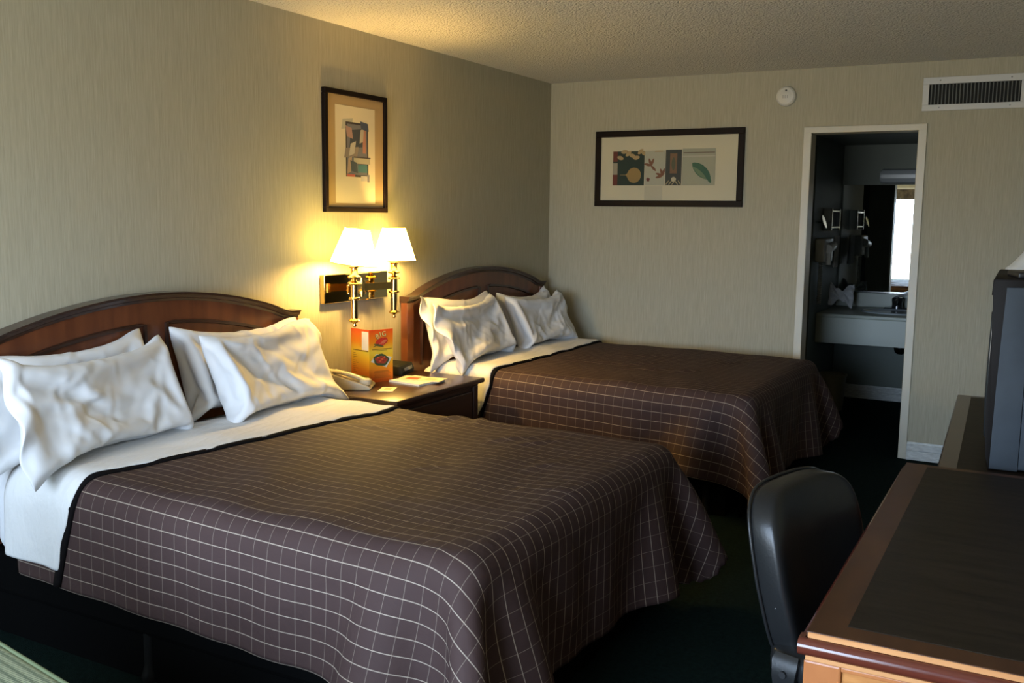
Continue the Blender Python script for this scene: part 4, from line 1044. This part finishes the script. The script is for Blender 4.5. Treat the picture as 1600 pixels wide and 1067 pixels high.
for s in (-1, 1):
    bm = B(); pth = [(-0.165, s * 0.235, 0.505), (-0.165, s * 0.245, 0.495), (-0.165, s * 0.25, 0.46), (-0.16, s * 0.25, 0.425), (-0.12, s * 0.22, 0.405), (0.0, s * 0.12, 0.40)]
    sweep(bm, pth, [(-0.008, -0.028), (0.008, -0.028), (0.008, 0.028), (-0.008, 0.028)], up=(1, 0, 0))
    br = obj('back_bracket', bm, M['leather'], ch, smooth=True, angle=40)
    bm = B(); cyl(bm, (-0.165, s * 0.242, 0.468), (-0.165, s * 0.262, 0.468), 0.0085, 16); obj('bolt', bm, M['black_plastic'], br, smooth=True, angle=40)
bm = B(); cyl(bm, (0, 0, 0.10), (0, 0, 0.42), 0.028); obj('gas_column', bm, M['black_plastic'], ch, smooth=True, angle=40)
bm = B()
for k in range(5):
    a = 2 * math.pi * k / 5 + 0.63; sweep(bm, [(0.02 * math.cos(a), 0.02 * math.sin(a), 0.11), (0.26 * math.cos(a), 0.26 * math.sin(a), 0.075)], [(-0.02, -0.012), (0.02, -0.012), (0.015, 0.014), (-0.015, 0.014)])
obj('star_base', bm, M['black_plastic'], ch)
for k in range(5):
    a = 2 * math.pi * k / 5 + 0.63; c_ = (0.26 * math.cos(a), 0.26 * math.sin(a))
    bm = B(); cyl(bm, (c_[0] - 0.02 * math.sin(a), c_[1] + 0.02 * math.cos(a), 0.03), (c_[0] + 0.02 * math.sin(a), c_[1] - 0.02 * math.cos(a), 0.03), 0.03, 18); cyl(bm, (c_[0], c_[1], 0.03), (c_[0], c_[1], 0.08), 0.008, 10)
    obj('caster', bm, M['black_plastic'], ch, smooth=True, angle=40)

# ------------------------------------------------------------------ dresser, television, lamp
dr = thing('dresser', 'dark wooden dresser against the right wall under the television', 'dresser', (2.981, -3.30, 0), R(1.94))
DL, DW = 1.49, 0.54
obj('top', bx((0, 0, 0.707), (DW, DL, 0.735), 0.004), M['stand'], dr)
bm = bx((0.055, 0.03, 0.735), (DW - 0.03, DL - 0.05, 0.7362)); obj('inlay', bm, M['inlay'], dr)
obj('body', bx((0.02, 0.015, 0.05), (DW - 0.005, DL - 0.015, 0.707), 0.003), M['stand'], dr)
obj('plinth', bx((0.03, 0.02, 0), (DW - 0.01, DL - 0.02, 0.05)), M['stand'], dr)
for y0, y1 in ((0.03, 0.735), (0.750, 1.455)):
    for z0, z1 in ((0.07, 0.27), (0.28, 0.48), (0.49, 0.695)):
        d = obj('drawer', bx((0.004, y0, z0), (0.03, y1, z1), 0.004), M['stand'], dr)
        bm = B(); tube(bm, [(0.005 - 0.02 * math.sin(math.pi * k / 8), (y0 + y1) / 2 - 0.05 + 0.0125 * k, (z0 + z1) / 2) for k in range(9)], 0.0045, 8); obj('handle', bm, M['brass'], d, smooth=True)
tv = thing('television', 'large black and grey box television on the dresser', 'television', (3.112, -3.20, 0.737), R(1.0))
TH, TW = 0.587, 0.66
# side profile of the front bezel (x,z), bulging to the room
fp = [(0.006, 0.0), (-0.002, 0.04), (-0.009, 0.12), (-0.011, 0.20), (-0.011, 0.30), (-0.010, 0.42), (-0.010, 0.535), (-0.018, 0.538), (-0.016, 0.582), (-0.010, TH), (0.085, TH), (0.085, 0.0)]
bm = B(); prism(bm, fp, 0.0, TW, 'y', 0.004); obj('bezel', bm, M['tv_black'], tv, smooth=True, angle=30)
sc = B(); n_ = 16
Pg = np.zeros((n_, n_, 3))
for i in range(n_):
    for j in range(n_):
        a, b = i / (n_ - 1), j / (n_ - 1); z = 0.09 + 0.39 * a; y = 0.06 + (TW - 0.12) * b
        xf = np.interp(z, [0.0, 0.04, 0.12, 0.2, 0.3, 0.42, 0.5], [0.006, -0.002, -0.009, -0.011, -0.011, -0.010, -0.010])
        Pg[i, j] = (xf - 0.006 - 0.01 * math.sin(math.pi * a) * math.sin(math.pi * b), y, z)
gridmesh(sc, Pg); s_ = obj('screen', sc, M['tv_glass'], tv, smooth=True); solidify(s_, 0.012, -1)
# grey cabinet, stepped in behind the bezel seam
def rrect(x0, y0, x1, y1, z, ins): return None
sp_pts = [(0.010, 0.004), (0.011, 0.10), (0.013, 0.25), (0.017, 0.40), (0.022, 0.562), (0.088, 0.564), (0.088, 0.004)]
bm = B(); prism(bm, sp_pts, -0.006, 0.0, 'y', 0.002)
b2 = B(); prism(b2, sp_pts, TW, TW + 0.006, 'y', 0.002); obj('side_panel', b2, M['tv_side'], tv, smooth=True, angle=30)
obj('side_panel', bm, M['tv_side'], tv, smooth=True, angle=30)['label'] = 'grey side of the front housing'
bm = B(); prism(bm, [(0.0865, 0.006), (0.0865, 0.564), (0.20, 0.556), (0.44, 0.40), (0.45, 0.08), (0.43, 0.006)], -0.004, TW + 0.004, 'y', 0.010)
obj('rear_housing', bm, M['tv_side'], tv, smooth=True, angle=30)
bm = B(); prism(bm, [(0.085, 0.564), (0.085, TH), (0.20, TH - 0.004), (0.30, 0.53), (0.20, 0.556)], 0.002, TW - 0.002, 'y', 0.002); obj('top_cover', bm, M['tv_black'], tv)
rc = tag(obj('remote_control', bx((-0.024, -0.085, 0), (0.024, 0.085, 0.02), 0.006, 3), M['black_plastic'], smooth=True, angle=40), 'small black remote control lying on top of the television', 'remote control')
rc.location = (3.165, -3.04, 0.737 + TH - 0.002); rc.rotation_euler = (0, 0, R(12))
tl = thing('table_lamp', 'white-shaded lamp behind the television', 'lamp', (3.32, -2.24, 0.7365))
bm = B(); lathe(bm, [(0, 0), (0.085, 0), (0.09, 0.012), (0.06, 0.03), (0.03, 0.06), (0.05, 0.14), (0.075, 0.24), (0.06, 0.34), (0.025, 0.40), (0.012, 0.42), (0.012, 0.625), (0, 0.625)], 36); obj('base', bm, M['black_plastic'], tl, smooth=True, angle=50)
bm = B(); lathe(bm, [(0.218, 0.573), (0.222, 0.567), (0.227, 0.571), (0.225, 0.581), (0.212, 0.591), (0.205, 0.597), (0.065, 0.77), (0.062, 0.768), (0.203, 0.593), (0.218, 0.573)], 64); obj('lamp_shade', bm, M['white_shade'], tl, smooth=True, angle=60)
bm = B(); cyl(bm, (0, 0, 0.625), (0, 0, 0.77), 0.006, 10); 
for k in range(3):
    a = 2 * math.pi * k / 3; cyl(bm, (0, 0, 0.76), (0.066 * math.cos(a), 0.066 * math.sin(a), 0.765), 0.003, 8)
obj('shade_holder', bm, M['brass'], tl, smooth=True, angle=50)

# ------------------------------------------------------------------ armchair corner, lower left
ac = thing('lounge_chair', 'light green dotted upholstered chair, only its piped seat showing at the bottom left', 'chair', (1.15, -5.47, 0), R(-10))
# local: faces +x, the seat's far edge at y = +0.32
bm = bx((-0.40, -0.31, 0.14), (0.42, 0.31, 0.36), 0.02, 3); obj('seat_base', bm, M['dotted'], ac, smooth=True, angle=40)
bm = bx((-0.27, -0.32, 0.361), (0.44, 0.32, 0.50), 0.025, 4); cu_ = obj('seat_cushion', bm, M['dotted'], ac, smooth=True, angle=60)
bm = B(); tube(bm, [(-0.262, -0.312, 0.495), (0.432, -0.312, 0.495), (0.432, 0.312, 0.495), (-0.262, 0.312, 0.495)], 0.006, 10, closed=True); obj('piping', bm, M['piping'], cu_, smooth=True)
bm = B(); prism(bm, [(-0.42, 0.30), (-0.28, 0.30), (-0.28, 0.55), (-0.33, 0.80), (-0.42, 0.82), (-0.46, 0.79)], -0.31, 0.31, 'y', 0.02); obj('backrest', bm, M['dotted'], ac, smooth=True, angle=40)
for sx in (-1, 1):
    for sy in (-1, 1):
        bm = B(); lathe(bm, [(0, 0), (0.018, 0), (0.026, 0.14), (0, 0.14)], 16, (sx * 0.34, sy * 0.26, 0)); obj('leg', bm, M['dark_wood_leg'], ac, smooth=True, angle=40)

# ------------------------------------------------------------------ vanity alcove
VY, VZ = 1.22, 0.775
va = thing('vanity', 'pale vanity counter with an oval sink beyond the doorway', 'vanity', (2.65, VY, 0))
vo = (-2.65, -VY, 0)
bm = bx((AX0 + 0.001, VY, VZ - 0.028), (RX - 0.002, AY1 - 0.002, VZ), 0.006, 3)
ct = obj('countertop', bm, M['vanity'], va, off=vo, smooth=True, angle=40)
obj('backsplash', bx((AX0 + 0.001, AY1 - 0.022, VZ), (RX - 0.002, AY1 - 0.002, 0.89), 0.003), M['vanity'], va, off=vo)
obj('apron', bx((AX0 + 0.001, VY + 0.012, 0.548), (RX - 0.002, VY + 0.03, VZ - 0.028), 0.002), M['vanity'], va, off=vo)
bm = B(); cxs, cys = 2.26, 1.62
for sc_ in (1,):
    prof = [(1.0, 0.001), (1.02, 0.008), (0.99, 0.013), (0.93, 0.011), (0.90, 0.004), (0.86, 0.002), (0.4, 0.0018), (0.0, 0.0015)]
    rings = [[bm.verts.new((cxs + 0.285 * r * math.cos(t), cys + 0.215 * r * math.sin(t), VZ + z)) for t in np.linspace(0, 2 * math.pi, 48, endpoint=False)] for r, z in prof[:-1]]
    for a, b in zip(rings, rings[1:]):
        for k in range(48): bm.faces.new((a[k], a[(k + 1) % 48], b[(k + 1) % 48], b[k]))
    bm.faces.new(rings[-1])
obj('sink', bm, M['porcelain'], va, off=vo, smooth=True, angle=50)
fc = B(); fx, fy = 2.205, 1.87
box(fc, (fx - 0.10, fy - 0.03, VZ), (fx + 0.10, fy + 0.03, VZ + 0.018), 0.008, 3)
lathe(fc, [(0.042, 0.015), (0.040, 0.05), (0.044, 0.085), (0.036, 0.10), (0, 0.103)], 24, (fx, fy, VZ))
tube(fc, [(fx, fy - 0.02, VZ + 0.05), (fx, fy - 0.08, VZ + 0.075), (fx, fy - 0.14, VZ + 0.065), (fx, fy - 0.15, VZ + 0.05)], 0.017, 12)
sweep(fc, [(fx - 0.03, fy, VZ + 0.095), (fx + 0.03, fy - 0.005, VZ + 0.125), (fx + 0.10, fy - 0.01, VZ + 0.145), (fx + 0.135, fy - 0.01, VZ + 0.148)], [(-0.018, -0.009), (0.018, -0.009), (0.016, 0.006), (-0.016, 0.006)])
obj('faucet', fc, M['faucet'], va, off=vo, smooth=True, angle=40)
bm = B(); tube(bm, [(2.26, 1.62, VZ - 0.03), (2.26, 1.62, 0.58), (2.26, 1.61, 0.52), (2.275, 1.62, 0.475), (2.30, 1.66, 0.465), (2.32, 1.70, 0.49), (2.33, 1.74, 0.54), (2.33, AY1 - 0.03, 0.545)], 0.022, 14)
lathe(bm, [(0, 0.45), (0.03, 0.453), (0.045, 0.47), (0.052, 0.50), (0.05, 0.53), (0.03, 0.545), (0, 0.545)], 24, (2.28, 1.62, 0)); obj('drain_trap', bm, M['chrome'], va, off=vo, smooth=True, angle=60)
mi = thing('wall_mirror', 'large frameless mirror above the vanity reflecting the bright window', 'mirror', (2.65, AY1, 1.34))
obj('glass', bx((AX0 + 0.012 - 2.65, -0.008, 0.905 - 1.34), (RX - 0.02 - 2.65, -0.0005, 1.775 - 1.34)), M['mirror'], mi)
obj('edge_strip', bx((AX0 + 0.012 - 2.65, -0.014, 0.893 - 1.34), (RX - 0.02 - 2.65, -0.0005, 0.905 - 1.34)), M['chrome'], mi)
lt = thing('vanity_light', 'long unlit white light fixture above the mirror', 'light', (2.50, AY1, 1.842))
bm = B(); sweep(bm, [(-0.50 + 0.09 * 0, 0, 0), (0.50, 0, 0)], [(-0.0, -0.06), (0.05, -0.058), (0.085, -0.035), (0.095, 0.0), (0.085, 0.035), (0.05, 0.058), (0.0, 0.06)])
bmesh.ops.bevel(bm, geom=[e_ for e_ in bm.edges], offset=0.012, segments=2, affect='EDGES'); obj('cover', bm, M['light_cover'], lt, smooth=True, angle=50)
# things on the alcove's left wall
hd = thing('hair_dryer', 'white wall-mounted hair dryer on the left wall of the alcove', 'hair dryer', (AX0, 1.22, 1.26))
obj('holder', bx((0.0, -0.16, -0.09), (0.075, 0.16, 0.09), 0.014, 3), M['white_plastic'], hd, smooth=True, angle=40)
bm = B(); cyl(bm, (0.085, -0.10, 0.01), (0.085, 0.09, 0.03), 0.034); cyl(bm, (0.085, -0.05, 0.0), (0.085, -0.06, -0.11), 0.018); obj('nozzle', bm, M['white_plastic'], hd, smooth=True, angle=40)
bm = B(); tube(bm, [(0.03 + 0.014 * math.cos(k * 0.9), -0.06 + 0.014 * math.sin(k * 0.9), -0.09 - k * 0.0019) for k in range(170)], 0.0035, 6); obj('coiled_cord', bm, M['white_plastic'], hd, smooth=True)
rk = thing('towel_rack', 'chrome two-bar rack on the alcove wall above a hanging towel', 'rack', (AX0, 1.47, 1.49))
bm = B()
for z in (0.065, -0.06): cyl(bm, (0.06, -0.16, z), (0.06, 0.16, z), 0.009, 14)
obj('bar', bm, M['chrome'], rk, smooth=True, angle=40)
for s in (-1, 1):
    bm = B(); box(bm, (0, s * 0.16 - 0.01, -0.085), (0.07, s * 0.16 + 0.01, 0.085), 0.004); obj('bracket', bm, M['chrome'], rk)
sm = thing('shaving_mirror', 'small round chrome shaving mirror on the alcove wall by the hair dryer', 'mirror', (AX0, 1.06, 1.47))
bm = B(); cyl(bm, (0.0, 0, 0), (0.05, 0, 0.0), 0.008, 12); cyl(bm, (0.05, 0, 0), (0.062, 0, 0.004), 0.05, 36); obj('disc', bm, M['chrome'], sm, smooth=True, angle=40)
bm = B(); n_ = 26; Pg = np.zeros((n_, 9, 3))
for i in range(n_):
    for j in range(9):
        a, b = i / (n_ - 1), j / 8
        Pg[i, j] = (0.028 + 0.012 * math.sin(b * 9 + a * 2) * (0.4 + a * 0.6), -0.11 + 0.22 * b * (1 - 0.15 * a) + 0.015 * a, -0.25 * a)
gridmesh(bm, Pg); tw = obj('towel', bm, M['towel'], smooth=True); solidify(tw, 0.012, 0); subsurf(tw, 1); tw.location = (AX0 + 0.01, 1.69, 1.36)
tag(tw, 'pale hand towel hanging on the alcove wall beside the hair dryer', 'towel')
# bow-folded washcloth on the counter
bm = B(); Pg = np.zeros((30, 15, 3))
for i in range(30):
    for j in range(15):
        a, b = i / 29 * 2 - 1, j / 14 * 2 - 1
        wdt = 0.025 + 0.075 * abs(a) ** 0.8
        Pg[i, j] = (a * 0.10, b * 0.02 + 0.025 * math.sin(b * 6 + a * 4) * abs(a), 0.085 + b * wdt + 0.01 * math.sin(a * 9 + b * 3))
Pg[..., 2] -= Pg[..., 2].min() - 0.006
gridmesh(bm, Pg); wc = obj('washcloth', bm, M['towel'], smooth=True); solidify(wc, 0.012, 0); subsurf(wc, 1); wc.location = (1.79, 1.72, VZ)
tag(wc, 'white washcloth folded into a bow on the left end of the vanity counter', 'washcloth')
wb = thing('waste_bin', 'olive plastic waste bin on the floor under the left end of the vanity', 'bin', (1.815, 1.42, 0))
bm = B(); lathe(bm, [(0, 0), (0.085, 0), (0.105, 0.27), (0.112, 0.275), (0.112, 0.285), (0.102, 0.285), (0.082, 0.01), (0, 0.01)], 32); obj('bucket', bm, M['bin'], wb, smooth=True, angle=50)
